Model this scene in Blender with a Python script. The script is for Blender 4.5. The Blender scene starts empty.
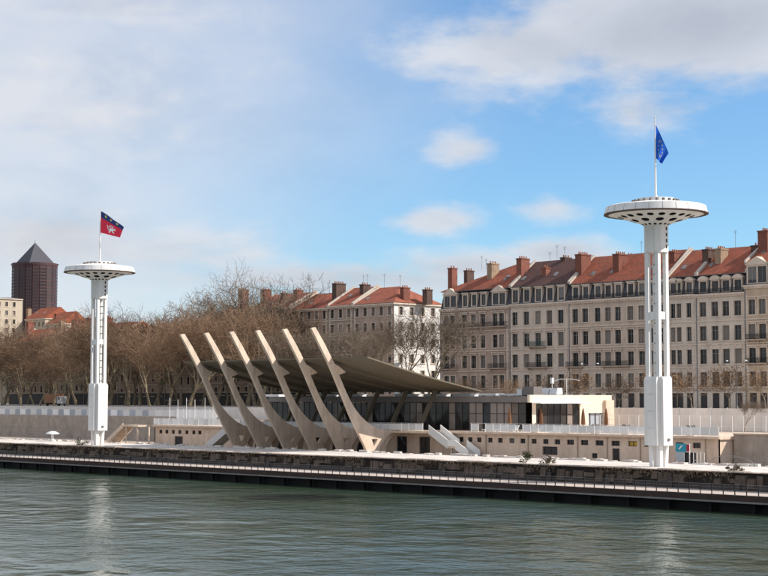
import bpy, math, random
from mathutils import Vector, geometry
random.seed(7)
D = bpy.data
SC = bpy.context.scene
COL = SC.collection
R = math.radians

# ------------------------------------------------------------------ camera, world, sun, exposure
# world frame: X runs along the quay (towards the near end), Y points inland, z = 0 is the river
EYE = 11.9
F_PX = 1600.0
PITCH = math.atan(110.5 / F_PX)
_n = math.hypot(1484, 1600)
CF, SF = 1600 / _n, 1484 / _n            # forward = (-CF, SF), right = (SF, CF)
cam_d = D.cameras.new('camera'); cam = D.objects.new('camera', cam_d); COL.objects.link(cam)
cam_d.sensor_width = 36.0; cam_d.lens = 36.0 * F_PX / 768.0
cam_d.clip_start = 1.0; cam_d.clip_end = 20000
cam.location = (0, 0, EYE)
cam.rotation_euler = (math.pi / 2 + PITCH, 0, math.atan2(CF, SF))
SC.camera = cam
SC.render.resolution_x, SC.render.resolution_y = 1024, 768
SC.view_settings.view_transform = 'Standard'; SC.view_settings.look = 'None'
SC.view_settings.gamma = 1.0; SC.view_settings.use_curve_mapping = False
SC.view_settings.exposure = 0.30

TOSUN = Vector((0.95, 0.85, 1.0)).normalized()
sun_d = D.lights.new('sun', 'SUN'); sun = D.objects.new('sun', sun_d); COL.objects.link(sun)
sun_d.energy = 4.6; sun_d.angle = R(0.5); sun_d.color = (1.0, 0.93, 0.83)
sun.rotation_euler = TOSUN.to_track_quat('Z', 'Y').to_euler()
sun.location = (-150, 200, 120)

W = D.worlds.new('World'); SC.world = W; W.use_nodes = True
def build_world():
    nt = W.node_tree; nt.nodes.clear(); N = nt.nodes.new; L = nt.links.new
    out = N('ShaderNodeOutputWorld')
    sky = N('ShaderNodeTexSky'); sky.sky_type = 'NISHITA'; sky.sun_disc = False
    sky.sun_elevation = math.asin(TOSUN.z); sky.sun_rotation = math.atan2(TOSUN.x, TOSUN.y)
    sky.air_density = 1.0; sky.dust_density = 0.15; sky.ozone_density = 4.0; sky.altitude = 200
    hs = N('ShaderNodeMix'); hs.data_type = 'RGBA'; hs.blend_type = 'MULTIPLY'; hs.inputs[0].default_value = 1
    L(sky.outputs[0], hs.inputs[6]); hs.inputs[7].default_value = (0.72, 0.94, 1.06, 1)
    bg = N('ShaderNodeBackground'); bg.inputs[1].default_value = 0.120; L(hs.outputs[2], bg.inputs[0])
    tc = N('ShaderNodeTexCoord')
    def m(op, a, b=None, c=None):
        n = N('ShaderNodeMath'); n.operation = op
        for i, v in enumerate((a, b, c)):
            if v is None: continue
            if isinstance(v, (int, float)): n.inputs[i].default_value = v
            else: L(v, n.inputs[i])
        return n.outputs[0]
    def dot(vec):
        n = N('ShaderNodeVectorMath'); n.operation = 'DOT_PRODUCT'; L(tc.outputs['Generated'], n.inputs[0]); n.inputs[1].default_value = vec
        return n.outputs['Value']
    az = m('ARCTAN2', dot((SF, CF, 0)), dot((-CF, SF, 0)))
    el = m('ARCSINE', dot((0, 0, 1)))
    comb = N('ShaderNodeCombineXYZ'); L(az, comb.inputs[0]); L(m('MULTIPLY', el, 2.1), comb.inputs[1])
    def noise(scale, detail, rough, off, dist=0.0):
        mp = N('ShaderNodeMapping'); mp.inputs['Location'].default_value = off; L(comb.outputs[0], mp.inputs[0])
        n = N('ShaderNodeTexNoise'); n.inputs['Scale'].default_value = scale; n.inputs['Detail'].default_value = detail
        n.inputs['Roughness'].default_value = rough; n.inputs['Distortion'].default_value = dist
        L(mp.outputs[0], n.inputs[0]); return n.outputs[0]
    n1 = noise(9, 8, 0.58, (3.1, 1.7, 0), 0.25)
    n2 = noise(26, 6, 0.55, (8.1, 4.7, 0), 0.1)
    n3 = noise(3.2, 5, 0.5, (1.4, 9.2, 0))
    # cumulus fields seen in this part of the sky: azimuth, elevation, half widths, weight
    blobs = [(690, 35, 190, 58, 1.05), (540, 50, 125, 42, 0.85), (655, 114, 75, 24, 0.70), (462, 150, 44, 20, 0.62),
             (437, 221, 52, 17, 0.68), (547, 211, 44, 15, 0.6), (345, 280, 200, 20, 0.85), (470, 268, 90, 18, 0.9),
             (560, 254, 60, 16, 0.95), (185, 255, 140, 30, 0.6), (60, 245, 100, 34, 0.8), (90, 110, 160, 70, .45), (120, 15, 130, 20, 0.5), (330, 95, 60, 60, .25)]
    tot = None
    for (bx, by, sx, sy, w) in blobs:
        a0 = (bx - 384) / F_PX; e0 = (398.5 - by) / F_PX
        dx = m('MULTIPLY', m('SUBTRACT', az, a0), F_PX / sx); dy = m('MULTIPLY', m('SUBTRACT', el, e0), F_PX / sy)
        g = m('MULTIPLY', m('EXPONENT', m('MULTIPLY', m('ADD', m('MULTIPLY', dx, dx), m('MULTIPLY', dy, dy)), -0.8)), w)
        tot = g if tot is None else m('MAXIMUM', tot, g)
    nn = m('ADD', m('MULTIPLY', n1, 0.62), m('MULTIPLY', n2, 0.38))
    dens = m('ADD', m('MULTIPLY', tot, 1.12), m('MULTIPLY', m('SUBTRACT', nn, 0.5), 2.3))
    ss = N('ShaderNodeMapRange'); ss.interpolation_type = 'SMOOTHSTEP'; L(dens, ss.inputs[0])
    ss.inputs[1].default_value = 0.22; ss.inputs[2].default_value = 0.92
    # thin veil spreading over the northern half of the sky
    v = N('ShaderNodeMapRange'); v.interpolation_type = 'SMOOTHSTEP'
    L(m('ADD', az, m('MULTIPLY', m('SUBTRACT', n3, 0.5), 0.30)), v.inputs[0])
    v.inputs[1].default_value = 0.10; v.inputs[2].default_value = -0.24; v.inputs[3].default_value = 0.03; v.inputs[4].default_value = 0.88
    hz = N('ShaderNodeMapRange'); hz.interpolation_type = 'SMOOTHSTEP'; L(el, hz.inputs[0])
    hz.inputs[1].default_value = 0.10; hz.inputs[2].default_value = 0.0; hz.inputs[3].default_value = 0; hz.inputs[4].default_value = 0.25
    # broken cloud like the left half's, added out of view to whiten ambient light
    rest = N('ShaderNodeMapRange'); rest.interpolation_type = 'SMOOTHSTEP'
    L(m('MAXIMUM', m('SUBTRACT', m('ABSOLUTE', az), 0.30), m('SUBTRACT', el, 0.30)), rest.inputs[0]); rest.inputs[1].default_value = 0.0; rest.inputs[2].default_value = 0.7
    rest.inputs[4].default_value = 0.72
    veil = m('MAXIMUM', m('MULTIPLY', m('MAXIMUM', v.outputs[0], rest.outputs[0]), m('ADD', 0.70, m('MULTIPLY', n1, 0.42))), hz.outputs[0])
    ccol = N('ShaderNodeMix'); ccol.data_type = 'RGBA'
    cf_ = N('ShaderNodeClamp'); L(m('ADD', m('SUBTRACT', 1.0, m('MULTIPLY', m('MULTIPLY', tot, tot), 0.85)), m('MULTIPLY', m('SUBTRACT', n1, 0.5), 1.6)), cf_.inputs[0]); L(cf_.outputs[0], ccol.inputs[0])
    ccol.inputs[6].default_value = (0.43, 0.445, 0.49, 1); ccol.inputs[7].default_value = (0.63, 0.64, 0.675, 1)
    bc = N('ShaderNodeBackground'); L(ccol.outputs[2], bc.inputs[0]); bc.inputs[1].default_value = 1.0
    mx = N('ShaderNodeMixShader')
    L(m('MINIMUM', m('ADD', m('MULTIPLY', ss.outputs[0], 0.86), m('MULTIPLY', veil, m('SUBTRACT', 1.0, m('MULTIPLY', ss.outputs[0], 0.86)))), 1.0), mx.inputs[0])
    L(bg.outputs[0], mx.inputs[1]); L(bc.outputs[0], mx.inputs[2]); L(mx.outputs[0], out.inputs[0])
build_world()

# ------------------------------------------------------------------ helpers
def ray(px, py):
    a = (px - 384) / F_PX; b = (288 - py) / F_PX
    fw = math.cos(PITCH) - math.sin(PITCH) * b; up = math.sin(PITCH) + math.cos(PITCH) * b
    return (SF * a - CF * fw, CF * a + SF * fw, up)
def on_y(px, py, Y):
    r = ray(px, py); k = Y / r[1]; return (r[0] * k, Y, EYE + r[2] * k)
def on_z(px, py, Z):
    r = ray(px, py); k = (Z - EYE) / r[2]; return (r[0] * k, r[1] * k, Z)
def xat(px, Y): return on_y(px, 398.5, Y)[0]

def mat(name, col, rough=0.8, var=0.12, scale=0.6, bump=0.0, bscale=8.0, dark=None, dscale=0.15, dmix=0.0, streak=0.0,
        metal=0.0, spec=0.3, rnd=0.0, emit=None, trans=0.0):
    m = D.materials.new(name); m.use_nodes = True; nt = m.node_tree; N = nt.nodes.new; L = nt.links.new
    b = nt.nodes['Principled BSDF']; b.inputs['Roughness'].default_value = rough; b.inputs['Metallic'].default_value = metal
    b.inputs['Specular IOR Level'].default_value = spec
    geo = N('ShaderNodeNewGeometry')
    col4 = (*col, 1)
    n = N('ShaderNodeTexNoise'); n.inputs['Scale'].default_value = scale; n.inputs['Detail'].default_value = 6; n.inputs['Roughness'].default_value = 0.62
    L(geo.outputs['Position'], n.inputs[0])
    mr = N('ShaderNodeMapRange'); L(n.outputs[0], mr.inputs[0]); mr.inputs[1].default_value = 0.25; mr.inputs[2].default_value = 0.75
    mr.inputs[3].default_value = 1 - var; mr.inputs[4].default_value = 1 + var
    mul = N('ShaderNodeMix'); mul.data_type = 'RGBA'; mul.blend_type = 'MULTIPLY'; mul.inputs[0].default_value = 1
    mul.inputs[6].default_value = col4; L(mr.outputs[0], mul.inputs[7]); last = mul.outputs[2]
    if dark is not None:
        n2 = N('ShaderNodeTexNoise'); n2.inputs['Scale'].default_value = dscale; n2.inputs['Detail'].default_value = 8; n2.inputs['Roughness'].default_value = 0.7
        mp = N('ShaderNodeMapping'); L(geo.outputs['Position'], mp.inputs[0])
        if streak: mp.inputs['Scale'].default_value = (1, 1, streak)
        L(mp.outputs[0], n2.inputs[0])
        m2 = N('ShaderNodeMapRange'); L(n2.outputs[0], m2.inputs[0]); m2.inputs[1].default_value = 0.45; m2.inputs[2].default_value = 0.72
        m2.inputs[3].default_value = 0; m2.inputs[4].default_value = dmix
        mx = N('ShaderNodeMix'); mx.data_type = 'RGBA'; L(m2.outputs[0], mx.inputs[0]); L(last, mx.inputs[6]); mx.inputs[7].default_value = (*dark, 1)
        last = mx.outputs[2]
    if rnd:
        oi = N('ShaderNodeObjectInfo'); m3 = N('ShaderNodeMapRange'); L(oi.outputs['Random'], m3.inputs[0])
        m3.inputs[3].default_value = 1 - rnd; m3.inputs[4].default_value = 1 + rnd
        mx = N('ShaderNodeMix'); mx.data_type = 'RGBA'; mx.blend_type = 'MULTIPLY'; mx.inputs[0].default_value = 1
        L(last, mx.inputs[6]); L(m3.outputs[0], mx.inputs[7]); last = mx.outputs[2]
    L(last, b.inputs['Base Color'])
    if bump:
        n4 = N('ShaderNodeTexNoise'); n4.inputs['Scale'].default_value = bscale; n4.inputs['Detail'].default_value = 5
        L(geo.outputs['Position'], n4.inputs[0])
        bp = N('ShaderNodeBump'); bp.inputs['Strength'].default_value = bump; bp.inputs['Distance'].default_value = 0.1
        L(n4.outputs[0], bp.inputs['Height']); L(bp.outputs[0], b.inputs['Normal'])
    return m

M = {}
M['white'] = mat('white_paint', (0.80, 0.785, 0.765), 0.55, 0.06, 0.5, dark=(0.46, 0.42, 0.37), dscale=1.1, dmix=0.38, streak=0.07)
M['dark_hole'] = mat('dark_recess', (0.03, 0.03, 0.035), 0.9, 0.1)  # holes and slots coloured dark to put their shade into the material
M['concrete'] = mat('pale_concrete', (0.69, 0.56, 0.445), 0.85, 0.12, 0.7, 0.3, 6, dark=(0.36, 0.285, 0.22), dscale=0.9, dmix=0.65, streak=0.16)
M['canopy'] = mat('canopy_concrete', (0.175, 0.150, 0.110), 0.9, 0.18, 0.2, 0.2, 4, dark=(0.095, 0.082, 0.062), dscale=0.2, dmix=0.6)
M['deck'] = mat('deck_paving', (0.66, 0.615, 0.575), 0.9, 0.22, 0.9, 0.6, 3, dark=(0.30, 0.24, 0.19), dscale=0.45, dmix=0.75)
M['quay_stone'] = mat('quay_stone', (0.125, 0.098, 0.08), 0.9, 0.35, 1.2, 0.6, 3, dark=(0.035, 0.028, 0.024), dscale=0.6, dmix=0.8, streak=0.3)
M['quay_grey'] = mat('quay_concrete', (0.075, 0.066, 0.062), 0.9, 0.25, 0.8, 0.4, 4, dark=(0.03, 0.026, 0.024), dscale=0.5, dmix=0.7)
M['coping'] = mat('coping_stone', (0.50, 0.43, 0.37), 0.9, 0.25, 1.4, 0.6, 3, dark=(0.20, 0.15, 0.11), dscale=0.9, dmix=0.9)
M['under_shade'] = mat('underwalk_shade', (0.010, 0.009, 0.009), 0.6, 0.3, 0.8)  # near black, carrying the shade under the walkway in its colour
M['walk'] = mat('walkway_concrete', (0.50, 0.43, 0.385), 0.9, 0.12, 0.8, 0.2, 6, dark=(0.32, 0.27, 0.23), dscale=0.7, dmix=0.4)
M['rust'] = mat('rusty_steel', (0.055, 0.034, 0.028), 0.8, 0.3, 1.5, dark=(0.04, 0.03, 0.025), dscale=0.8, dmix=0.7)
M['steel'] = mat('weathered_steel', (0.22, 0.21, 0.205), 0.6, 0.2, 1.0, dark=(0.1, 0.07, 0.05), dscale=0.9, dmix=0.5)
M['black'] = mat('black_iron', (0.022, 0.021, 0.022), 0.6, 0.1)
M['peach'] = mat('peach_render', (0.70, 0.555, 0.44), 0.85, 0.10, 0.7, 0.1, 5, dark=(0.44, 0.33, 0.25), dscale=0.7, dmix=0.7, streak=0.3)
M['cream'] = mat('cream_render', (0.78, 0.68, 0.54), 0.85, 0.05, 0.5, dark=(0.6, 0.5, 0.38), dscale=0.4, dmix=0.3)
M['fascia'] = mat('grey_fascia', (0.19, 0.17, 0.16), 0.6, 0.12, 0.5)
M['frame_dark'] = mat('dark_frame', (0.045, 0.04, 0.04), 0.5, 0.1)
M['old_wall'] = mat('old_quay_wall', (0.40, 0.335, 0.285), 0.9, 0.2, 0.8, 0.5, 3, dark=(0.22, 0.185, 0.155), dscale=0.4, dmix=0.7, streak=0.4)
M['panel_grey'] = mat('pale_grey_panel', (0.76, 0.71, 0.66), 0.8, 0.06, 0.7, rnd=0.06, dark=(0.4, 0.37, 0.34), dscale=0.5, dmix=0.35, streak=0.3)
M['panel_white'] = mat('white_panel', (0.74, 0.74, 0.73), 0.6, 0.08, 0.8, rnd=0.14, dark=(0.5, 0.48, 0.46), dscale=0.8, dmix=0.4)
M['panel_blue'] = mat('blue_grey_panel', (0.36, 0.39, 0.44), 0.5, 0.08, 0.8, rnd=0.12)
M['asphalt'] = mat('asphalt', (0.055, 0.053, 0.052), 0.9, 0.2, 0.5)
M['soil'] = mat('street_ground', (0.16, 0.145, 0.13), 0.95, 0.2, 0.1)
M['bark'] = mat('plane_bark', (0.22, 0.175, 0.115), 0.9, 0.30, 1.6, 0.4, 5, dark=(0.50, 0.43, 0.31), dscale=1.4, dmix=0.7)
M['twig'] = mat('twig', (0.215, 0.138, 0.088), 0.9, 0.25, 0.25, rnd=0.25)
M['twig2'] = mat('twig_grey', (0.20, 0.155, 0.115), 0.9, 0.25, 0.3, rnd=0.2)
M['dry_leaf'] = mat('dry_leaf', (0.26, 0.145, 0.06), 0.9, 0.35, 0.9, rnd=0.2)
M['green'] = mat('shrub_leaf', (0.05, 0.06, 0.024), 0.8, 0.4, 2.0)
M['straw'] = mat('dry_vine', (0.13, 0.095, 0.062), 0.9, 0.4, 2.0)
M['brick'] = mat('chimney_brick', (0.23, 0.088, 0.062), 0.9, 0.2, 1.5, dark=(0.13, 0.06, 0.045), dscale=0.8, dmix=0.6, rnd=0.15)
M['chim_beige'] = mat('chimney_render', (0.36, 0.26, 0.18), 0.9, 0.2, 1.2, dark=(0.16, 0.1, 0.07), dscale=0.8, dmix=0.6)
M['chim_dark'] = mat('chimney_soot', (0.11, 0.07, 0.058), 0.9, 0.25, 1.2)
M['pot'] = mat('terracotta_pot', (0.36, 0.15, 0.09), 0.85, 0.15, 2)
M['slate'] = mat('slate', (0.055, 0.055, 0.062), 0.55, 0.25, 1.2)
M['slate2'] = mat('slate_blue', (0.075, 0.08, 0.095), 0.5, 0.2, 1.2)
M['fire'] = mat('parapet_render', (0.50, 0.45, 0.39), 0.9, 0.12, 0.8)
M['zinc'] = mat('zinc', (0.20, 0.205, 0.21), 0.5, 0.15, 0.8)
M['shutter'] = mat('closed_shutter', (0.24, 0.205, 0.18), 0.8, 0.08, 2, rnd=0.55)
M['green_iron'] = mat('green_awning', (0.035, 0.085, 0.08), 0.7, 0.15)
M['red'] = mat('red_cloth', (0.80, 0.04, 0.085), 0.85, 0.06, 0.6)
M['chief'] = mat('blue_cloth', (0.035, 0.06, 0.20), 0.85, 0.06, 0.6)
M['euro'] = mat('flag_blue_cloth', (0.015, 0.125, 0.60), 0.85, 0.08, 0.6)
M['emblem'] = mat('white_cloth', (0.8, 0.8, 0.8), 0.85, 0.03)
M['gold'] = mat('yellow_cloth', (0.75, 0.62, 0.18), 0.85, 0.03)
M['teal'] = mat('teal_board', (0.02, 0.26, 0.36), 0.5, 0.2, 2)
M['crimson'] = mat('crimson_board', (0.30, 0.02, 0.04), 0.5, 0.15, 2)
M['yellow'] = mat('yellow_blind', (0.50, 0.33, 0.05), 0.7, 0.2, 2)
M['parasol'] = mat('brown_parasol', (0.20, 0.10, 0.055), 0.9, 0.2, 2)
M['skin_silver'] = mat('silver_sheet', (0.62, 0.63, 0.64), 0.35, 0.1, 1.5, metal=0.3)
M['truck'] = mat('brown_truck', (0.32, 0.15, 0.08), 0.6, 0.15, 1)
M['tyre'] = mat('tyre', (0.02, 0.02, 0.02), 0.9, 0.1)
M['car'] = mat('car_paint', (0.045, 0.042, 0.045), 0.35, 0.05, 1, rnd=0.75, spec=0.5)

def wallmat(name, col, dk, dmix=0.65):
    return mat(name, col, 0.9, 0.09, 0.5, 0.15, 5, dark=dk, dscale=0.55, dmix=dmix, streak=0.35)
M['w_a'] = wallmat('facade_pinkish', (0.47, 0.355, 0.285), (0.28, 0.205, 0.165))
M['w_b'] = wallmat('facade_greige', (0.66, 0.555, 0.46), (0.44, 0.36, 0.295))
M['w_c'] = wallmat('facade_sand', (0.58, 0.47, 0.375), (0.36, 0.285, 0.225))
M['w_d'] = wallmat('facade_pale', (0.66, 0.57, 0.475), (0.42, 0.35, 0.29))
M['w_e'] = wallmat('facade_ochre', (0.58, 0.45, 0.325), (0.38, 0.29, 0.205))
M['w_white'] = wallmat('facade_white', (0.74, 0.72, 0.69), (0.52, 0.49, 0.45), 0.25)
M['w_g1'] = wallmat('facade_taupe', (0.42, 0.33, 0.27), (0.28, 0.215, 0.175))
M['w_g2'] = wallmat('facade_rose', (0.42, 0.305, 0.235), (0.28, 0.2, 0.155))
M['w_far'] = wallmat('facade_far_cream', (0.52, 0.445, 0.35), (0.38, 0.315, 0.24))
M['trim'] = wallmat('stone_trim', (0.70, 0.58, 0.475), (0.42, 0.335, 0.265), 0.5)
M['trim2'] = wallmat('stone_trim_dark', (0.46, 0.365, 0.29), (0.28, 0.215, 0.17), 0.5)

def tile_mat(name, col, dk):
    m = mat(name, col, 0.9, 0.32, 1.6, 0.0, dark=dk, dscale=0.5, dmix=0.85)
    nt = m.node_tree; N = nt.nodes.new; L = nt.links.new
    geo = N('ShaderNodeNewGeometry'); wv = N('ShaderNodeTexWave'); wv.bands_direction = 'X'; wv.inputs['Scale'].default_value = 1.6
    wv.inputs['Distortion'].default_value = 0.6; L(geo.outputs['Position'], wv.inputs[0])
    bp = N('ShaderNodeBump'); bp.inputs['Strength'].default_value = 0.6; bp.inputs['Distance'].default_value = 0.08
    L(wv.outputs['Fac'], bp.inputs['Height']); L(bp.outputs[0], nt.nodes['Principled BSDF'].inputs['Normal'])
    return m
M['tile'] = tile_mat('clay_tile', (0.33, 0.10, 0.06), (0.15, 0.07, 0.05))
M['tile_dark'] = tile_mat('brown_tile', (0.12, 0.062, 0.055), (0.07, 0.045, 0.045))  # brown tile, with the look of a shaded roof put into its colour
M['tile_far'] = tile_mat('far_tile', (0.31, 0.088, 0.045), (0.20, 0.075, 0.045))

def glass_mat():
    m = D.materials.new('window_glass'); m.use_nodes = True; nt = m.node_tree; N = nt.nodes.new; L = nt.links.new
    b = nt.nodes['Principled BSDF']; b.inputs['Roughness'].default_value = 0.08; b.inputs['IOR'].default_value = 1.45
    oi = N('ShaderNodeObjectInfo'); r = N('ShaderNodeValToRGB'); r.color_ramp.interpolation = 'CONSTANT'
    e = r.color_ramp.elements; e[0].position = 0; e[0].color = (0.012, 0.012, 0.014, 1); e[1].position = 0.45; e[1].color = (0.03, 0.027, 0.027, 1)
    for p, c in ((0.68, (0.06, 0.055, 0.05, 1)), (0.82, (0.018, 0.018, 0.022, 1)), (0.9, (0.16, 0.15, 0.14, 1))):
        x = e.new(p); x.color = c
    L(oi.outputs['Random'], r.inputs[0]); L(r.outputs[0], b.inputs['Base Color'])
    return m
M['glass'] = glass_mat()
def screen_mat():
    m = D.materials.new('frosted_glass'); m.use_nodes = True; nt = m.node_tree
    b = nt.nodes['Principled BSDF']; b.inputs['Base Color'].default_value = (0.75, 0.78, 0.80, 1); b.inputs['Roughness'].default_value = 0.3
    b.inputs['Alpha'].default_value = 0.55; return m
M['screen'] = screen_mat()
def water_mat():
    m = D.materials.new('river_water'); m.use_nodes = True; nt = m.node_tree; N = nt.nodes.new; L = nt.links.new
    b = nt.nodes['Principled BSDF']; b.inputs['IOR'].default_value = 1.33; b.inputs['Roughness'].default_value = 0.10
    geo = N('ShaderNodeNewGeometry')
    def nz(scale, det, sc=(1, 1, 1), rot=0.0, rough=0.55):
        mp = N('ShaderNodeMapping'); mp.inputs['Scale'].default_value = sc; mp.inputs['Rotation'].default_value = (0, 0, rot); L(geo.outputs['Position'], mp.inputs[0])
        n = N('ShaderNodeTexNoise'); n.inputs['Scale'].default_value = scale; n.inputs['Detail'].default_value = det; n.inputs['Roughness'].default_value = rough
        L(mp.outputs[0], n.inputs[0]); return n.outputs[0]
    big = nz(0.05, 5, (0.55, 1.0, 1), 0.25)
    r = N('ShaderNodeValToRGB'); e = r.color_ramp.elements
    e[0].position = 0.35; e[0].color = (0.040, 0.064, 0.040, 1); e[1].position = 0.66; e[1].color = (0.070, 0.105, 0.082, 1)
    L(big, r.inputs[0]); L(r.outputs[0], b.inputs['Base Color'])
    h1 = nz(0.16, 3, (1, 1, 1)); h2 = nz(0.55, 4, (1, 1, 1), 0.4); h3 = nz(2.6, 3, (1, 1, 1), 0.9)
    amp = N('ShaderNodeMapRange'); L(nz(0.04, 5, (0.4, 1, 1), 0.6), amp.inputs[0]); amp.inputs[1].default_value = 0.35; amp.inputs[2].default_value = 0.65
    amp.inputs[3].default_value = 0.12; amp.inputs[4].default_value = 1.9
    def mm(op, a, b_):
        n = N('ShaderNodeMath'); n.operation = op
        for i, v in enumerate((a, b_)):
            if isinstance(v, (int, float)): n.inputs[i].default_value = v
            else: L(v, n.inputs[i])
        return n.outputs[0]
    hs = mm('ADD', mm('MULTIPLY', h1, 1.0), mm('MULTIPLY', mm('ADD', mm('MULTIPLY', h2, 0.34), mm('MULTIPLY', h3, 0.07)), amp.outputs[0]))
    bp = N('ShaderNodeBump'); bp.inputs['Strength'].default_value = 1.0; bp.inputs['Distance'].default_value = 0.42
    L(hs, bp.inputs['Height']); L(bp.outputs[0], b.inputs['Normal'])
    return m
M['water'] = water_mat()

class MB:
    def __init__(s): s.v = []; s.f = []; s.mi = []; s.cur = 0
    def add(s, vs, fs):
        o = len(s.v); s.v += [tuple(p) for p in vs]
        for f in fs: s.f.append(tuple(i + o for i in f)); s.mi.append(s.cur)
    def quad(s, a, b, c, d): s.add((a, b, c, d), ((0, 1, 2, 3),))
    def box(s, x0, x1, y0, y1, z0, z1):
        s.add([(x0, y0, z0), (x1, y0, z0), (x1, y1, z0), (x0, y1, z0), (x0, y0, z1), (x1, y0, z1), (x1, y1, z1), (x0, y1, z1)],
              [(3, 2, 1, 0), (4, 5, 6, 7), (0, 1, 5, 4), (1, 2, 6, 5), (2, 3, 7, 6), (3, 0, 4, 7)])
    def hexa(s, p):   # 8 points: bottom 4, top 4
        s.add(p, [(3, 2, 1, 0), (4, 5, 6, 7), (0, 1, 5, 4), (1, 2, 6, 5), (2, 3, 7, 6), (3, 0, 4, 7)])
    def prism_x(s, pts, x0, x1, holes=()):    # (y, z) outline pushed along x
        loops = [list(pts)] + [list(h) for h in holes]
        tris = geometry.tessellate_polygon([[Vector((p[0], p[1], 0)) for p in lp] for lp in loops])
        flat = [p for lp in loops for p in lp]; n = len(flat)
        vs = [(x0, p[0], p[1]) for p in flat] + [(x1, p[0], p[1]) for p in flat]
        fs = [tuple(t) for t in tris] + [tuple(i + n for i in t[::-1]) for t in tris]
        o = 0
        for lp in loops:
            k = len(lp)
            for i in range(k):
                a, b = o + i, o + (i + 1) % k; fs.append((a, b, b + n, a + n))
            o += k
        s.add(vs, fs)
    def tube(s, p, q, r0, r1=None, n=8, cap=True):
        r1 = r0 if r1 is None else r1
        p = Vector(p); q = Vector(q); d = (q - p).normalized()
        u = d.orthogonal().normalized(); w = d.cross(u)
        vs = []
        for c, r in ((p, r0), (q, r1)):
            for i in range(n):
                a = 2 * math.pi * i / n; vs.append(c + u * (r * math.cos(a)) + w * (r * math.sin(a)))
        fs = [(i, (i + 1) % n, n + (i + 1) % n, n + i) for i in range(n)]
        if cap: fs += [tuple(range(n))[::-1], tuple(range(n, 2 * n))]
        s.add(vs, fs)
    def lathe(s, prof, n=24, c=(0, 0, 0), cap=False):
        vs = []; fs = []
        for (r, z) in prof:
            for i in range(n):
                a = 2 * math.pi * i / n; vs.append((c[0] + r * math.cos(a), c[1] + r * math.sin(a), c[2] + z))
        for k in range(len(prof) - 1):
            for i in range(n): j = (i + 1) % n; fs.append((k * n + i, k * n + j, (k + 1) * n + j, (k + 1) * n + i))
        if cap: fs += [tuple(range(n))[::-1], tuple(range((len(prof) - 1) * n, len(prof) * n))]
        s.add(vs, fs)
    def mesh(s, name, mats, smooth=False):
        me = D.meshes.new(name); me.from_pydata(s.v, [], s.f); me.update()
        for m in (mats if isinstance(mats, (list, tuple)) else [mats]): me.materials.append(M[m] if isinstance(m, str) else m)
        if any(s.mi): me.polygons.foreach_set('material_index', s.mi)
        import bmesh
        b = bmesh.new(); b.from_mesh(me); bmesh.ops.recalc_face_normals(b, faces=b.faces[:]) if len(s.f) < 20000 else None
        b.to_mesh(me); b.free()
        if smooth:
            me.polygons.foreach_set('use_smooth', [True] * len(me.polygons))
            me.set_sharp_from_angle(angle=R(smooth if smooth > 1 else 40))
        return me
def link(name, data, parent=None, loc=(0, 0, 0), rot=(0, 0, 0)):
    o = D.objects.new(name, data); COL.objects.link(o); o.location = loc; o.rotation_euler = rot
    if parent is not None: o.parent = parent
    return o
def build(mb, name, mats, parent=None, loc=(0, 0, 0), smooth=False):
    return link(name, mb.mesh(name, mats, smooth), parent, loc)
def tag(o, label, cat, group=None):
    o['label'] = label; o['category'] = cat
    if group: o['group'] = group
    return o
def thing(name, label, cat, loc=(0, 0, 0), rz=0, group=None):
    o = link(name, None, None, loc, (0, 0, rz)); o.empty_display_size = 0.5
    return tag(o, label, cat, group)
def struct(o, label=None):
    o['kind'] = 'structure'
    if label: o['label'] = label
    return o
def copy_tree(o, parent=None):
    c = o.copy(); COL.objects.link(c); c.parent = parent
    for ch in list(o.children): copy_tree(ch, c)
    return c
def cbox(name, mats, parent, *a):
    b = MB(); b.box(*a); return build(b, name, mats, parent)

def facade(mb, W_, z0, z1, ops, place, reveal=0.28):
    us = sorted({0.0, W_, *[o[0] for o in ops], *[o[1] for o in ops]}); zs = sorted({z0, z1, *[o[2] for o in ops], *[o[3] for o in ops]})
    for i in range(len(us) - 1):
        for k in range(len(zs) - 1):
            uc = (us[i] + us[i + 1]) / 2; zc = (zs[k] + zs[k + 1]) / 2
            if any(o[0] < uc < o[1] and o[2] < zc < o[3] for o in ops): continue
            mb.quad(place(us[i], 0, zs[k]), place(us[i + 1], 0, zs[k]), place(us[i + 1], 0, zs[k + 1]), place(us[i], 0, zs[k + 1]))
    for (a, b, c, d) in ops:
        for (p, q) in (((a, c), (a, d)), ((b, c), (b, d)), ((a, c), (b, c)), ((a, d), (b, d))):
            mb.quad(place(p[0], 0, p[1]), place(q[0], 0, q[1]), place(q[0], reveal, q[1]), place(p[0], reveal, p[1]))

# ------------------------------------------------------------------ the setting
DECK = 3.85; BACK = 3.2; WALK = 1.9; TERR = 6.9; STREET = 10.0
b = MB(); b.quad((-7000, -900, 0), (900, -900, 0), (900, 145, 0), (-7000, 145, 0))
struct(build(b, 'river_water', 'water'))
b = MB(); b.box(-7000, 900, -3000, -899, -4, 6)
struct(build(b, 'near_bank_ground', 'soil'))
b = MB(); b.box(-7000, 3000, 205.3, 9000, -3, STREET)
struct(build(b, 'street_ground', 'soil'))
b = MB(); b.box(-3000, 900, 213, 226, STREET + 0.0, STREET + 0.02)
road = struct(build(b, 'road', 'asphalt'))
b = MB()
for x in range(-480, -60, 8): b.box(x, x + 3, 219.4, 219.55, STREET + 0.0, STREET + 0.026)
build(b, 'lane_marking', 'panel_white', road)
b = MB(); b.box(-3000, 900, 226, 243.5, STREET, STREET + 0.14)
struct(build(b, 'pavement', 'panel_grey'))
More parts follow.
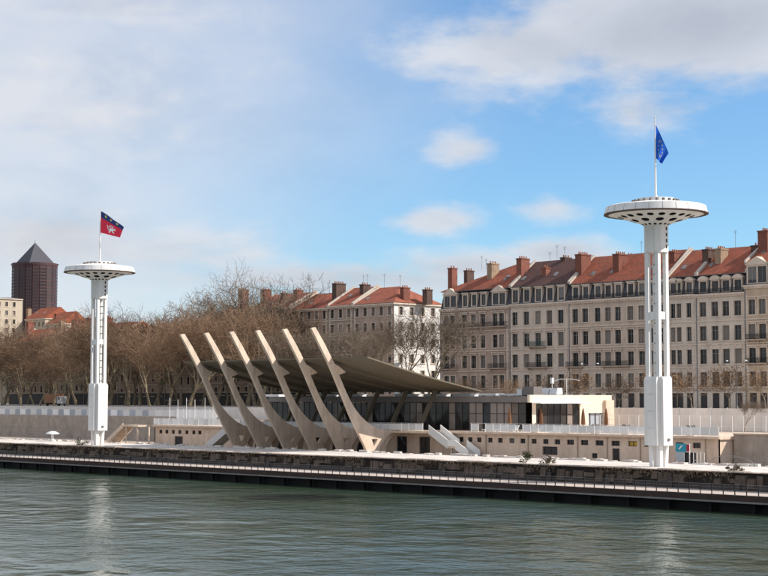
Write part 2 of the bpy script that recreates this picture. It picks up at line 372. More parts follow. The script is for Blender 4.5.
# pool deck (grazed by sun, white paving with a low lip)
b = MB(); b.box(-800, 120, 147.0, 162.4, 2.6, DECK)
deck = struct(build(b, 'pool_deck', 'deck'))
b = MB()
x = -345.0; rr = random.Random(3)
while x < -60:                                        # coping stones of the deck edge, uneven
    l = rr.uniform(1.4, 2.6); b.box(x, x + l - 0.05, 146.55 + rr.uniform(-.12, .1), 147.8, DECK + 0.004, DECK + rr.uniform(0.07, 0.2)); x += l
build(b, 'coping', 'coping', deck)['kind'] = 'stuff'
b = MB(); x = -345.0                                 # uneven kerb stones along the pool side
while x < -60:
    l = rr.uniform(.5, 1.6)
    if rr.random() < .7: b.box(x, x + l - .08, 161.7 + rr.uniform(-.2, .2), 162.38, DECK + .004, DECK + rr.uniform(.05, .32))
    x += l
build(b, 'kerb_stones', 'deck', deck)['kind'] = 'stuff'
# lower pool level between the raised river deck and the buildings
M['apron'] = mat('tan_apron', (0.40, 0.33, 0.27), 0.9, 0.15, 0.7, 0.3, 4, dark=(0.25, 0.2, 0.16), dscale=0.4, dmix=0.6)
b = MB(); b.box(-800, 120, 162.42, 205.2, 2.2, BACK)
struct(build(b, 'pool_level', 'apron'))
# lower promenade by the river on its piles
b = MB(); b.box(-800, 120, 140.6, 147.4, 1.45, WALK)
walk = struct(build(b, 'river_walkway', 'walk'))
cbox('edge_beam', 'rust', walk, -800, 120, 140.35, 140.58, 1.28, WALK - 0.02)
cbox('fender_beam', 'steel', walk, -800, 120, 140.2, 140.45, 1.08, 1.26)
pm = None
for i in range(46):
    if pm is None:
        p = MB(); p.tube((0, 0, -2), (0, 0, 1.46), 0.28, n=10); pm = p.mesh('pile', 'under_shade', True)
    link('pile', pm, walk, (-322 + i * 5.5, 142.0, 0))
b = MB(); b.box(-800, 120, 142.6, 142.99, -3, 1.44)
build(b, 'inner_wall', 'under_shade', walk)

# embankment wall below the deck: concrete footing and rough masonry
e = thing('embankment_wall', 'dark rough stone embankment wall between pool deck and river walkway', 'wall', (0, 0, 0))
cbox('footing', 'quay_grey', e, -800, 120, 146.75, 148.2, 1.905, 2.5)
M['deep'] = mat('gap_shade_masonry', (0.028, 0.022, 0.019), 0.95, 0.4, 0.9, 0.5, 3)  # backing coloured near black for the shade between the stones
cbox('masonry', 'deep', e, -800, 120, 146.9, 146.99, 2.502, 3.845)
b = MB(); rr = random.Random(11); x = -330.0
while x < -62:
    l = rr.uniform(0.5, 1.7)
    if rr.random() < 0.72:
        z0 = 2.45 + rr.uniform(-.3, .5); z1 = 3.65 - rr.uniform(0, .5); y0 = 146.45 + rr.uniform(0, .3); t = rr.uniform(-.15, .15)
        b.hexa([(x + t, y0, z0), (x + l - .1, y0, z0), (x + l, 146.93, z0), (x, 146.93, z0), (x + .1, y0 + .1, z1), (x + l - .1 + t, y0 + .06, z1 - .1), (x + l, 146.93, z1), (x, 146.93, z1)])
    x += l
build(b, 'rubble_stone', 'quay_stone', e)['kind'] = 'stuff'
for i, x in enumerate(range(-318, -66, 9)):
    cbox('buttress', 'quay_grey', e, x, x + 0.55, 146.5, 146.74, 1.905, 3.1)
# dry vines trailing over the edge
b = MB(); rr = random.Random(5)
for i in range(9000):
    x = rr.uniform(-300, -70)
    if math.sin(x * .21) + math.sin(x * .53 + 1) + rr.uniform(-.9, .9) < -0.2: continue
    z = DECK + 0.12 - abs(rr.gauss(0, .42)); y = 146.5 - rr.uniform(0, .3); a = rr.uniform(0, 6.28); s_ = rr.uniform(.05, .2)
    b.add([(x, y, z), (x + s_ * math.cos(a), y - .05, z + s_ * math.sin(a)), (x + s_ * .5, y - .1, z - s_ * 1.5)], [(0, 1, 2)])
o = build(b, 'trailing_vines', 'straw'); o['kind'] = 'stuff'; tag(o, 'dry brown vines trailing over the deck edge above the walkway', 'vines')

# walkway railing
rail = thing('walkway_railing', 'thin dark steel railing along the outer edge of the river walkway', 'railing', (0, 0, 0))
p = MB(); p.box(-.05, .05, -.03, .03, 0, 1.05); p.box(-.08, .08, -.06, .06, 0, .03); postm = p.mesh('post', 'black')
for i in range(150):
    link('post', postm, rail, (-288 + i * 1.45, 140.75, WALK))
for z in (0.42, 0.75, 1.04):
    q = MB(); q.tube((-289, 140.75, WALK + z), (-70, 140.75, WALK + z), 0.012 if z < 1 else 0.022, n=6); build(q, 'rail', 'steel', rail)

# ------------------------------------------------------------------ bathing hall: low wing under the terrace
hall = thing('bathing_hall', 'long low peach pool building with a row of small square windows', 'building', (0, 0, 0))
HX0, HX1 = -254.0, -124.8
ops = []; wins = []
for px, w in ((461, .95), (470, .95), (479, .95), (490, .95), (500, .95), (511.6, 1.0), (522.5, 1.0), (533.7, 1.0), (545.4, 1.05), (557, 1.1),
              (570, 1.35), (584, 1.4), (599, 1.45), (615, 1.5), (632, 1.55), (648, 1.5), (679, 1.3), (696, 1.3)):
    x = xat(px, 176); ops.append((x - w / 2 - HX0, x + w / 2 - HX0, 5.3, 6.02)); wins.append((x, w, 5.3, 6.02, 'yellow' if px == 632 else 'glass'))
for px in (161, 167, 173.5, 180, 187, 194, 200):
    x = xat(px, 176); ops.append((x - .5 - HX0, x + .5 - HX0, 5.3, 6.0)); wins.append((x, 1.0, 5.3, 6.0, 'glass'))
for px, w, z0, z1 in ((549.5, 2.9, 3.75, 4.95), (615.3, 1.3, BACK, 4.95), (179, 2.6, BACK, 4.85), (689, 2.0, BACK, 4.7), (594, 1.0, 3.5, 4.2)):
    x = xat(px, 176); ops.append((x - w / 2 - HX0, x + w / 2 - HX0, z0, z1)); wins.append((x, w, z0, z1, 'frame_dark'))
for i in range(9):
    x = -222 + i * 5.2; ops.append((x - 1.2 - HX0, x + 1.2 - HX0, BACK, 5.9)); wins.append((x, 2.4, BACK, 5.9, 'glass'))
b = MB(); facade(b, HX1 - HX0, BACK, 6.5, ops, lambda u, d, z: (HX0 + u, 176 + d, z), 0.3)
b.box(HX1 - 0.25, HX1, 176.0, 204.9, BACK, 6.5); b.box(HX0, HX0 + .25, 176.0, 204.9, BACK, 6.5)
build(b, 'wall', 'peach', hall)
for (x, w, z0, z1, m) in wins:
    f = MB(); t = .07
    f.box(-w / 2, w / 2, 0, .06, 0, t); f.box(-w / 2, w / 2, 0, .06, z1 - z0 - t, z1 - z0); f.box(-w / 2, -w / 2 + t, 0.001, .059, t, z1 - z0 - t); f.box(w / 2 - t, w / 2, 0.001, .059, t, z1 - z0 - t)
    f.box(-t / 2, t / 2, 0.001, .059, t, z1 - z0 - t)
    fo = build(f, 'window' if z0 > BACK else 'door', 'frame_dark', hall, (x, 176.22, z0))
    g = MB(); g.box(-w / 2 + .02, w / 2 - .02, .062, .08, .02, z1 - z0 - .02); build(g, 'pane', m, fo)
cbox('terrace_slab', 'peach', hall, HX0 - .3, HX1 + .3, 175.6, 205.2, 6.502, TERR)
for px in (486, 528, 577.5, 607, 640, 705): cbox('drainpipe', 'trim2', hall, xat(px, 176) - .06, xat(px, 176) + .06, 175.85, 175.97, BACK, 6.5)
cbox('cornice', 'peach', hall, HX0 - .3, HX1 + .3, 175.35, 175.58, 6.62, 6.84)
cbox('balcony_slab', 'concrete', hall, -223.0, -176.0, 172.4, 175.34, 6.55, TERR - .003)

# terrace railing made of pale panels
def panel_fence(name, label, cat, x0, x1, y, z, h, step, mats, alongx=True, gap=.07, posts='panel_white', foot=.12, skip=0.0, seed=1):
    t = thing(name, label, cat, (x0, y, z), 0 if alongx else math.pi / 2)
    n = max(1, round((x1 - x0) / step)); st = (x1 - x0) / n; rr = random.Random(seed)
    pm = MB(); pm.box(gap, st - gap, -.02, .02, foot, h - .08); meshes = [pm.mesh('panel', m) for m in mats]
    po = MB(); po.box(-.035, .035, -.035, .035, 0, h); pom = po.mesh('post', posts)
    for i in range(n + 1):
        link('post', pom, t, (i * st, 0, 0))
        if i < n and rr.random() >= skip: link('panel', meshes[rr.randrange(len(meshes))], t, (i * st, 0, 0))
    r = MB(); r.box(0, x1 - x0, -.045, .045, h, h + .05); build(r, 'handrail', posts, t)
    return t
panel_fence('terrace_railing', 'white panelled railing along the terrace edge above the small windows', 'railing', -170.0, HX1, 175.75, TERR, 1.25, 1.5, ['panel_white', 'panel_white', 'screen'], seed=2, skip=.12)
panel_fence('terrace_railing', 'white panelled railing at the head of the pool stairs behind the ribs', 'railing', -223.0, -177.2, 172.5, TERR, 1.15, 1.6, ['panel_white'], seed=3)
panel_fence('terrace_railing', 'whitish railing over the low wing with the tall white poles', 'railing', HX0, -224.0, 175.8, TERR, 1.3, 1.6, ['panel_white', 'screen'], seed=4)
panel_fence('terrace_railing', 'white side railing at the outer end of the low wing by the quay wall', 'railing', 176.5, 204.0, HX1, TERR, 1.25, 1.6, ['screen', 'panel_white'], False, seed=5)

t = thing('wire_fence', 'tall white post and wire fence across the terrace before the pale wall', 'fence', (-161.5, 196, TERR))
po = MB(); po.box(-.04, .04, -.04, .04, 0, 2.5); pom = po.mesh('post', 'panel_white')
for i in range(20): link('post', pom, t, (i * 1.9, 0, 0))
for z in (.1, .9, 1.7, 2.46):
    k = MB(); k.box(0, 36.1, -.02, .02, z, z + .04); build(k, 'wire', 'panel_white', t)
k = MB()
for i in range(150): k.box(i * .24, i * .24 + .012, -.006, .006, .1, 2.46)
build(k, 'mesh_wires', 'panel_grey', t)['kind'] = 'stuff'
# planters along the terrace
for i, x in enumerate((-158, -152, -146.5, -141, -136, -130)):
    t = thing('planter_box', 'pale planter box with a small dry shrub on the terrace', 'planter', (x, 176.8, TERR), 0, 'planter boxes on the terrace')
    k = MB(); k.box(-.7, .7, -.25, .25, 0, .55); k.box(-.75, .75, -.3, .3, .551, .62); build(k, 'box', 'trim', t)
    k = MB(); q = random.Random(i)
    for j in range(160):
        c = Vector((q.uniform(-.65, .65), q.uniform(-.25, .25), .62 + .75 * q.random() ** 1.4)); u = Vector((q.gauss(0, 1), q.gauss(0, 1), q.gauss(0, 1))).normalized() * .1; w = u.orthogonal() * .5
        k.add([c - u, c + w, c + u, c - w], [(0, 1, 2, 3)])
    build(k, 'foliage', 'green' if i % 2 else 'straw', t)
# old quay walls and the promenade
lw = thing('promenade_wall', 'grey stained promenade wall under the panelled parapet beside the bare trees', 'wall', (0, 0, 0))
cbox('wall', 'old_wall', lw, -800, HX0 - .32, 190, 190.6, BACK, 8.2)
cbox('plinth', 'old_wall', lw, -800, HX0 - .32, 189.4, 189.98, BACK, 5.2)
b = MB(); b.box(-800, HX0 - .32, 190.62, 205.2, BACK, 7.6)
struct(build(b, 'promenade', 'old_wall'))
t = thing('parapet_railing', 'parapet of white and blue grey panels on the grey promenade wall', 'railing', (-352, 190.3, 8.2))
pm = MB(); pm.box(.05, 2.3, -.04, .04, .06, 1.3); mw = pm.mesh('panel', 'panel_white'); mb_ = pm.mesh('panel', 'panel_blue')
po = MB(); po.box(-.05, .05, -.06, .06, 0, 1.38); pom = po.mesh('post', 'panel_white')
for i in range(42):
    link('panel', mw if (i % 2 == 0 or i > 31) else mb_, t, (i * 2.35, 0, 0)); link('post', pom, t, (i * 2.35, 0, 0))
rw = thing('quay_wall', 'brown stone quay wall beside the right end of the low pool building', 'wall', (0, 0, 0))
cbox('wall', 'old_wall', rw, HX1 + .32, 120, 178.6, 179.2, BACK, 7.1)
cbox('coping', 'trim2', rw, HX1 + .32, 120, 178.45, 179.3, 7.102, 7.3)
b = MB(); b.box(HX1 + .32, 120, 179.32, 205.2, BACK, TERR)
struct(build(b, 'quay_terrace', 'old_wall'))
# pale panelled wall carrying the street
sw = thing('street_wall', 'long pale grey panelled wall below the apartment facades', 'wall', (0, 0, 0))
cbox('core', 'panel_grey', sw, -800, 120, 205.22, 205.5, 6.8, 10.1)
pm = MB(); pm.box(.03, 2.97, -.12, 0, 0, 3.45); me = pm.mesh('panel', 'panel_grey')
po = MB(); po.box(-.05, .05, -.2, -.125, 0, 3.55); pme = po.mesh('post', 'panel_white')
for i in range(34):
    link('panel', me, sw, (-186 + i * 3, 205.2, 6.95)); link('post', pme, sw, (-186 + i * 3, 205.2, 6.95))

# ------------------------------------------------------------------ pavilion with the restaurant
pav = thing('pool_pavilion', 'flat roofed glazed pavilion with grey fascia and a cream end wall', 'building', (0, 0, 0))
PX0, PX1, PY0, PY1, PZ = -226.0, -163.2, 182.0, 201.0, 12.25
cbox('roof', 'fascia', pav, PX0 - .4, PX1 - .5, PY0 - .5, PY1, PZ - .95, PZ)
cbox('back_wall', 'peach', pav, PX0, PX1 - .4, PY1 - .3, PY1 - .02, TERR, PZ - .96)
b = MB(); opsx = [(0.9, 11.2, TERR, 11.1), (13.2, 17.2, TERR, 9.6)]
facade(b, PY1 - PY0, TERR, PZ + .12, opsx, lambda u, d, z: (PX1 - d, PY0 + u, z), 0.4)
b.box(PX1 - .48, PX1 - .001, PY0 - .5, PY0, 11.3, PZ + .12)
build(b, 'end_wall', 'cream', pav)
cbox('end_parapet', 'cream', pav, PX1 - .49, PX1 - .02, PY0 - .5, PY1, PZ + .121, PZ + .2)
cbox('awning', 'panel_white', pav, PX1, PX1 + 1.6, PY0 + .2, PY0 + 11.6, 11.12, 11.3)
gm = MB(); gm.box(.04, 1.46, .05, .08, .06, 4.3); M['pglass'] = M['glass'].copy(); M['pglass'].name = 'pavilion_glass'
_r = [n for n in M['pglass'].node_tree.nodes if n.type == 'VALTORGB'][0].color_ramp.elements
for _e, _c in zip(_r, ((.02, .02, .022), (.05, .045, .042), (.16, .125, .105), (.03, .03, .035), (.30, .25, .22))): _e.color = (*_c, 1)  # lighter warm panes put light seen through the pavilion into the colour
gme = gm.mesh('glazing', 'pglass')
mu = MB(); mu.box(-.05, .05, -.02, .14, 0, 4.38); mu.box(.05, 1.45, -.01, .049, 2.6, 2.68); mu.box(.05, 1.45, -.01, .049, 0, .1); mue = mu.mesh('mullion', 'frame_dark')
n = int((PX1 - .6 - PX0) / 1.5)
for i in range(n):
    link('glazing', gme, pav, (PX0 + i * 1.5, PY0, TERR)); link('mullion', mue, pav, (PX0 + i * 1.5, PY0, TERR))
for i in range(7):
    o = link('glazing', gme, pav, (PX1 - .15, PY0 + 0.95 + i * 1.46, TERR), (0, 0, math.pi / 2)); o.scale = (1, 1, .95)
    o = link('mullion', mue, pav, (PX1 - .12, PY0 + 0.95 + i * 1.46, TERR), (0, 0, math.pi / 2)); o.scale = (1, 1, .95)
g = MB(); g.box(PX1 - .4, PX1 - .36, PY0 + 13.2, PY0 + 17.2, TERR, 9.6); build(g, 'entrance_glazing', 'panel_blue', pav)
for k in range(3): cbox('entrance_frame', 'frame_dark', pav, PX1 - .36, PX1 - .25, PY0 + 13.9 + k * 1.3, PY0 + 14.0 + k * 1.3, TERR, 9.6)
cbox('end_pier', 'peach', pav, PX1 + .01, PX1 + .5, PY1 - 2.0, PY1, TERR, PZ - .6)
# roof lights and plant on the roof
for px0, px1 in ((262, 282), (318, 336), (342, 362), (398, 418), (427, 446), (456, 474)):
    xa, xb = xat(px0, 184), xat(px1, 184)
    k = MB(); k.box(xa, xb, 183.2, 185.0, PZ + .002, PZ + .34); k.box(xa - .08, xb + .08, 183.1, 185.1, PZ + .342, PZ + .42); build(k, 'roof_light', 'panel_white', pav)
for px0, px1, z1, m in ((476, 500, .45, 'skin_silver'), (503, 521, .4, 'skin_silver'), (527, 538, 1.5, 'fascia'), (521, 526, 1.1, 'panel_white')):
    xa, xb = xat(px0, 187), xat(px1, 187)
    k = MB(); k.box(xa, xb, 186, 188, PZ + .12, PZ + z1); k.box(xa + .1, xa + .3, 186.2, 187.8, PZ, PZ + .12); k.box(xb - .3, xb - .1, 186.2, 187.8, PZ, PZ + .12); build(k, 'roof_unit', m, pav)
for i in range(3):
    xa = xat(535 + i * 8, 189.5)
    k = MB(); k.hexa([(xa, 189, PZ + .3), (xa + 1.5, 189, PZ + .3), (xa + 1.5, 190.6, PZ + .3), (xa, 190.6, PZ + .3), (xa - .4, 189.8, PZ + 1.3), (xa + 1.1, 189.8, PZ + 1.3), (xa + 1.1, 190.8, PZ + 1.3), (xa - .4, 190.8, PZ + 1.3)])
    k.box(xa + .2, xa + .35, 189.5, 190.2, PZ, PZ + .3); k.box(xa + 1.1, xa + 1.25, 189.5, 190.2, PZ, PZ + .3); build(k, 'roof_panel', 'skin_silver', pav)
xa = xat(548, 190); k = MB(); k.tube((xa, 191, PZ), (xa, 191, PZ + 2.3), .05); k.box(xa - .2, xa + .2, 190.8, 191.2, PZ + 2.0, PZ + 2.9); build(k, 'roof_mast', 'panel_white', pav)
k = MB()
for i in range(8):
    a0, a1 = -2.6 + i * .65, -2.6 + (i + 1) * .65
    k.tube((xa + 3 + a0, 191, PZ + 2.7 - .12 * a0 * a0 * .35), (xa + 3 + a1, 191, PZ + 2.7 - .12 * a1 * a1 * .35), .05, n=6)
k.tube((xa + 3, 191, PZ), (xa + 3, 191, PZ + 2.7), .05); build(k, 'roof_aerial', 'panel_white', pav)

# ------------------------------------------------------------------ tribune: canopy and ribs
CX0, CX1, CYA, CYB, CZA, CZB = -222.4, -176.1, 160.0, 184.6, 18.15, 13.15
can = thing('tribune_canopy', 'huge olive concrete canopy tilted down from the ribs towards the pavilion', 'canopy', (0, 0, 0))
b = MB(); NX, NY = 8, 6
def cz(x, y):
    t = (y - CYA) / (CYB - CYA); return CZA + (CZB - CZA) * t - 0.25 * math.sin(math.pi * t)
vs = []; fs = []
for side in (0, 1):
    for i in range(NX + 1):
        for k in range(NY + 1):
            x = CX0 + (CX1 - CX0) * i / NX; y = CYA + (CYB - CYA) * k / NY
            ed = min(k, NY - k, i, NX - i)
            vs.append((x, y, cz(x, y) - (0 if side else (.22 if ed == 0 else .5))))
m_ = (NX + 1) * (NY + 1)
for i in range(NX):
    for k in range(NY):
        a = i * (NY + 1) + k; q = (a, a + 1, a + NY + 2, a + NY + 1); fs.append(q); fs.append(tuple(v + m_ for v in q[::-1]))
rim = [i * (NY + 1) for i in range(NX + 1)] + [NX * (NY + 1) + k for k in range(1, NY + 1)] + [i * (NY + 1) + NY for i in range(NX - 1, -1, -1)] + [k for k in range(NY - 1, 0, -1)]
for i in range(len(rim)): a, c_ = rim[i], rim[(i + 1) % len(rim)]; fs.append((a, c_, c_ + m_, a + m_))
b.add(vs, fs); build(b, 'shell', 'canopy', can)
RX = [-184.45 - 6.72 * i for i in range(6)]
for i, x in enumerate(RX):
    k = MB(); k.prism_x([(161.0, cz(x, 161) - .5), (183.6, cz(x, 183.6) - .3), (183.6, cz(x, 183.6) - .75), (172, cz(x, 172) - 1.0), (162.0, cz(x, 162) - 1.0)], x - .5, x - .08); build(k, 'beam', 'canopy', can)
for i, x in enumerate(RX):
    xx = x + 1.6
    k = MB(); k.hexa([(xx - .2, 176.7, TERR), (xx + .2, 176.7, TERR), (xx + .2, 177.4, TERR), (xx - .2, 177.4, TERR), (xx - .2, 180.5, cz(xx, 181) - .5), (xx + .2, 180.5, cz(xx, 181) - .5), (xx + .2, 181.3, cz(xx, 181) - .55), (xx - .2, 181.3, cz(xx, 181) - .55)])
    build(k, 'raking_column', 'canopy', can)
front = [(155.95, 22.45), (157.6, 20.0), (159.3, 17.4), (160.5, 15.4), (161.65, 13.3), (162.75, 11.3), (163.75, 9.4), (164.8, 7.7), (165.8, 6.1), (166.9, 4.4), (167.2, DECK), (167.55, BACK)]
back = [(169.3, BACK), (169.7, DECK), (170.4, 4.75), (171.2, 5.7), (172.0, 6.3), (172.8, 6.6), (173.4, 6.62), (173.4, 6.96), (171.4, 7.0), (170.3, 7.1), (169.2, 7.35), (168.1, 7.8), (167.0, 8.45), (166.0, 9.2), (165.0, 10.1), (164.1, 11.2), (163.2, 12.5), (162.35, 14.0), (161.3, 15.9), (160.4, 17.5), (158.6, 20.2), (156.75, 22.65)]
hole = [(168.25, 5.62), (169.55, 5.62), (168.75, 4.45)]
loc0 = (0, 167, DECK)
sh = lambda pts: [(p[0] - 167, p[1] - BACK) for p in pts]
rb = MB(); rb.prism_x(sh(front + back), -.24, .24, [sh(hole)]); rib_me = rb.mesh('shaft', 'concrete')
gb = MB(); gb.prism_x(sh([(160.5, 17.25), (161.5, 16.8), (162.9, 15.95), (162.3, 15.72), (161.5, 15.5)]), -.22, .22); br_me = gb.mesh('bracket', 'concrete')
hb = MB(); hb.prism_x(sh([(170.6, BACK), (171.6, BACK), (171.9, 4.5), (172.5, 5.3), (173.4, 5.95), (174.6, 6.35), (175.9, 6.5), (175.9, 6.56), (172.3, 6.45), (171.2, 5.5), (170.6, 4.75)]), -.9, -.35); ha_me = hb.mesh('haunch', 'concrete')
rl = ['slanted pale concrete rib standing beside the pool stairs, its foot in sun', 'slanted concrete rib, second from the pool stairs', 'slanted concrete rib, third from the pool stairs',
      'slanted concrete rib, fourth from the pool stairs', 'slanted concrete rib, fifth from the pool stairs', 'slanted concrete rib at the end farthest from the pool stairs']
for i, x in enumerate(RX):
    t = thing('concrete_rib', rl[i], 'rib', (x, 167, BACK), 0, 'slanted ribs of the tribune')
    link('shaft', rib_me, t); link('bracket', br_me, t); link('haunch', ha_me, t)

# stairs from the terrace to the deck
def stairs(name, label, x_top, y, flights, width, sgn, landing=1.6, par='panel_white'):
    t = thing(name, label, 'stairs', (x_top, y, BACK))
    x = 0.0; H = TERR - BACK
    for fi, (n, dz) in enumerate(flights):
        run = .34 * n * sgn
        for i in range(n):
            z = H - (i + 1) * dz / n
            k = MB(); xs = sorted((x + run * i / n, x + run * (i + 1) / n)); k.box(xs[0], xs[1], 0, width, z - .22, z); build(k, 'step', 'deck', t)
        for yy in (-.14, width):
            k = MB(); a = x; c = x + run
            k.hexa([(a, yy, H - .45), (c, yy, H - dz - .4), (c, yy + .12, H - dz - .4), (a, yy + .12, H - .45), (a, yy, H + .95), (c, yy, H - dz + .95), (c, yy + .12, H - dz + .95), (a, yy + .12, H + .95)])
            build(k, 'parapet', par, t)
        x += run; H -= dz
        if fi < len(flights) - 1:
            k = MB(); xs = sorted((x, x + landing * sgn)); k.box(xs[0], xs[1], -.14, width + .12, H - .3, H); k.box(xs[0] + .3, xs[0] + .6, .2, .5, -(H - H), H - .3) if H > .6 else None; build(k, 'landing', 'concrete', t)
            k = MB(); k.box(xs[0], xs[1], -.14, -.02, H, H + .95); build(k, 'landing_parapet', par, t); x += landing * sgn
    return t
stairs('pool_stairs', 'white stairs with solid parapets descending beside the sunlit rib', -175.9, 172.6, [(12, 2.2), (8, 1.5)], 2.4, 1)
stairs('pool_stairs', 'pale stairs descending at the far end of the rib row', -223.2, 170.6, [(20, 3.7)], 2.2, -1)
# far stair with posts next to the flag tower
t = thing('quay_stairs', 'grey stairs on thin posts behind the tower with the red flag', 'stairs', (0, 0, 0))
A = on_y(107, 441, 172.5); B_ = on_y(123, 427, 172.5)
cbox('landing', 'concrete', t, B_[0], HX0 - .5, 172.5, 175.3, 6.55, 6.85)
nst = 14
for i in range(nst):
    xa = B_[0] - (B_[0] - A[0]) * i / nst; xb = B_[0] - (B_[0] - A[0]) * (i + 1) / nst; z = 6.85 - 3.65 * (i + 1) / nst
    k = MB(); k.box(xb, xa, 172.6, 175.0, z - .3, z); build(k, 'step', 'concrete', t)
k = MB(); k.hexa([(B_[0], 172.45, 6.3), (A[0], 172.45, BACK), (A[0], 172.57, BACK), (B_[0], 172.57, 6.3), (B_[0], 172.45, 7.2), (A[0], 172.45, 4.1), (A[0], 172.57, 4.1), (B_[0], 172.57, 7.2)]); build(k, 'parapet', 'concrete', t)
for px in (125.5, 136.5, 148):
    x = xat(px, 172.6); k = MB(); k.tube((x, 172.9, BACK), (x, 172.9, 6.56), .16, n=10); build(k, 'post', 'concrete', t)

# ------------------------------------------------------------------ light towers
def cone_cells(b, r0, z0, r1, z1, n, hole, depth=.3, seg=12, off=0.0):
    """ring of n cells on a cone, each with one round hole that is a real recess, coloured dark inside for shade"""
    def P(a, s, inw=0.0):
        r = r0 + (r1 - r0) * s; z = z0 + (z1 - z0) * s
        return (r * math.cos(a), r * math.sin(a), z + inw)
    for i in range(n):
        a0 = 2 * math.pi * (i + off) / n; da = 2 * math.pi / n; ac = a0 + da / 2; rm = (r0 + r1) / 2; ln = math.hypot(r1 - r0, z1 - z0)
        outer = []; inner = []
        per = seg // 4
        sq = [(-1 + 2 * k / per, -1) for k in range(per)] + [(1, -1 + 2 * k / per) for k in range(per)] + [(1 - 2 * k / per, 1) for k in range(per)] + [(-1, 1 - 2 * k / per) for k in range(per)]
        for (u, v) in sq:
            outer.append(P(ac + u * da / 2, .5 + v / 2))
            th = math.atan2(v, u); inner.append((ac + hole * math.cos(th) / rm, .5 + hole * math.sin(th) / ln))
        vi = [P(a, s) for a, s in inner]; vd = [P(a, s, depth) for a, s in inner]
        b.cur = 0; k = len(sq)
        b.add(outer + vi, [(j, (j + 1) % k, k + (j + 1) % k, k + j) for j in range(k)])
        b.cur = 1; b.add(vi + vd, [(j, (j + 1) % k, k + (j + 1) % k, k + j) for j in range(k)])
        b.add(vd, [tuple(range(k))]); b.cur = 0

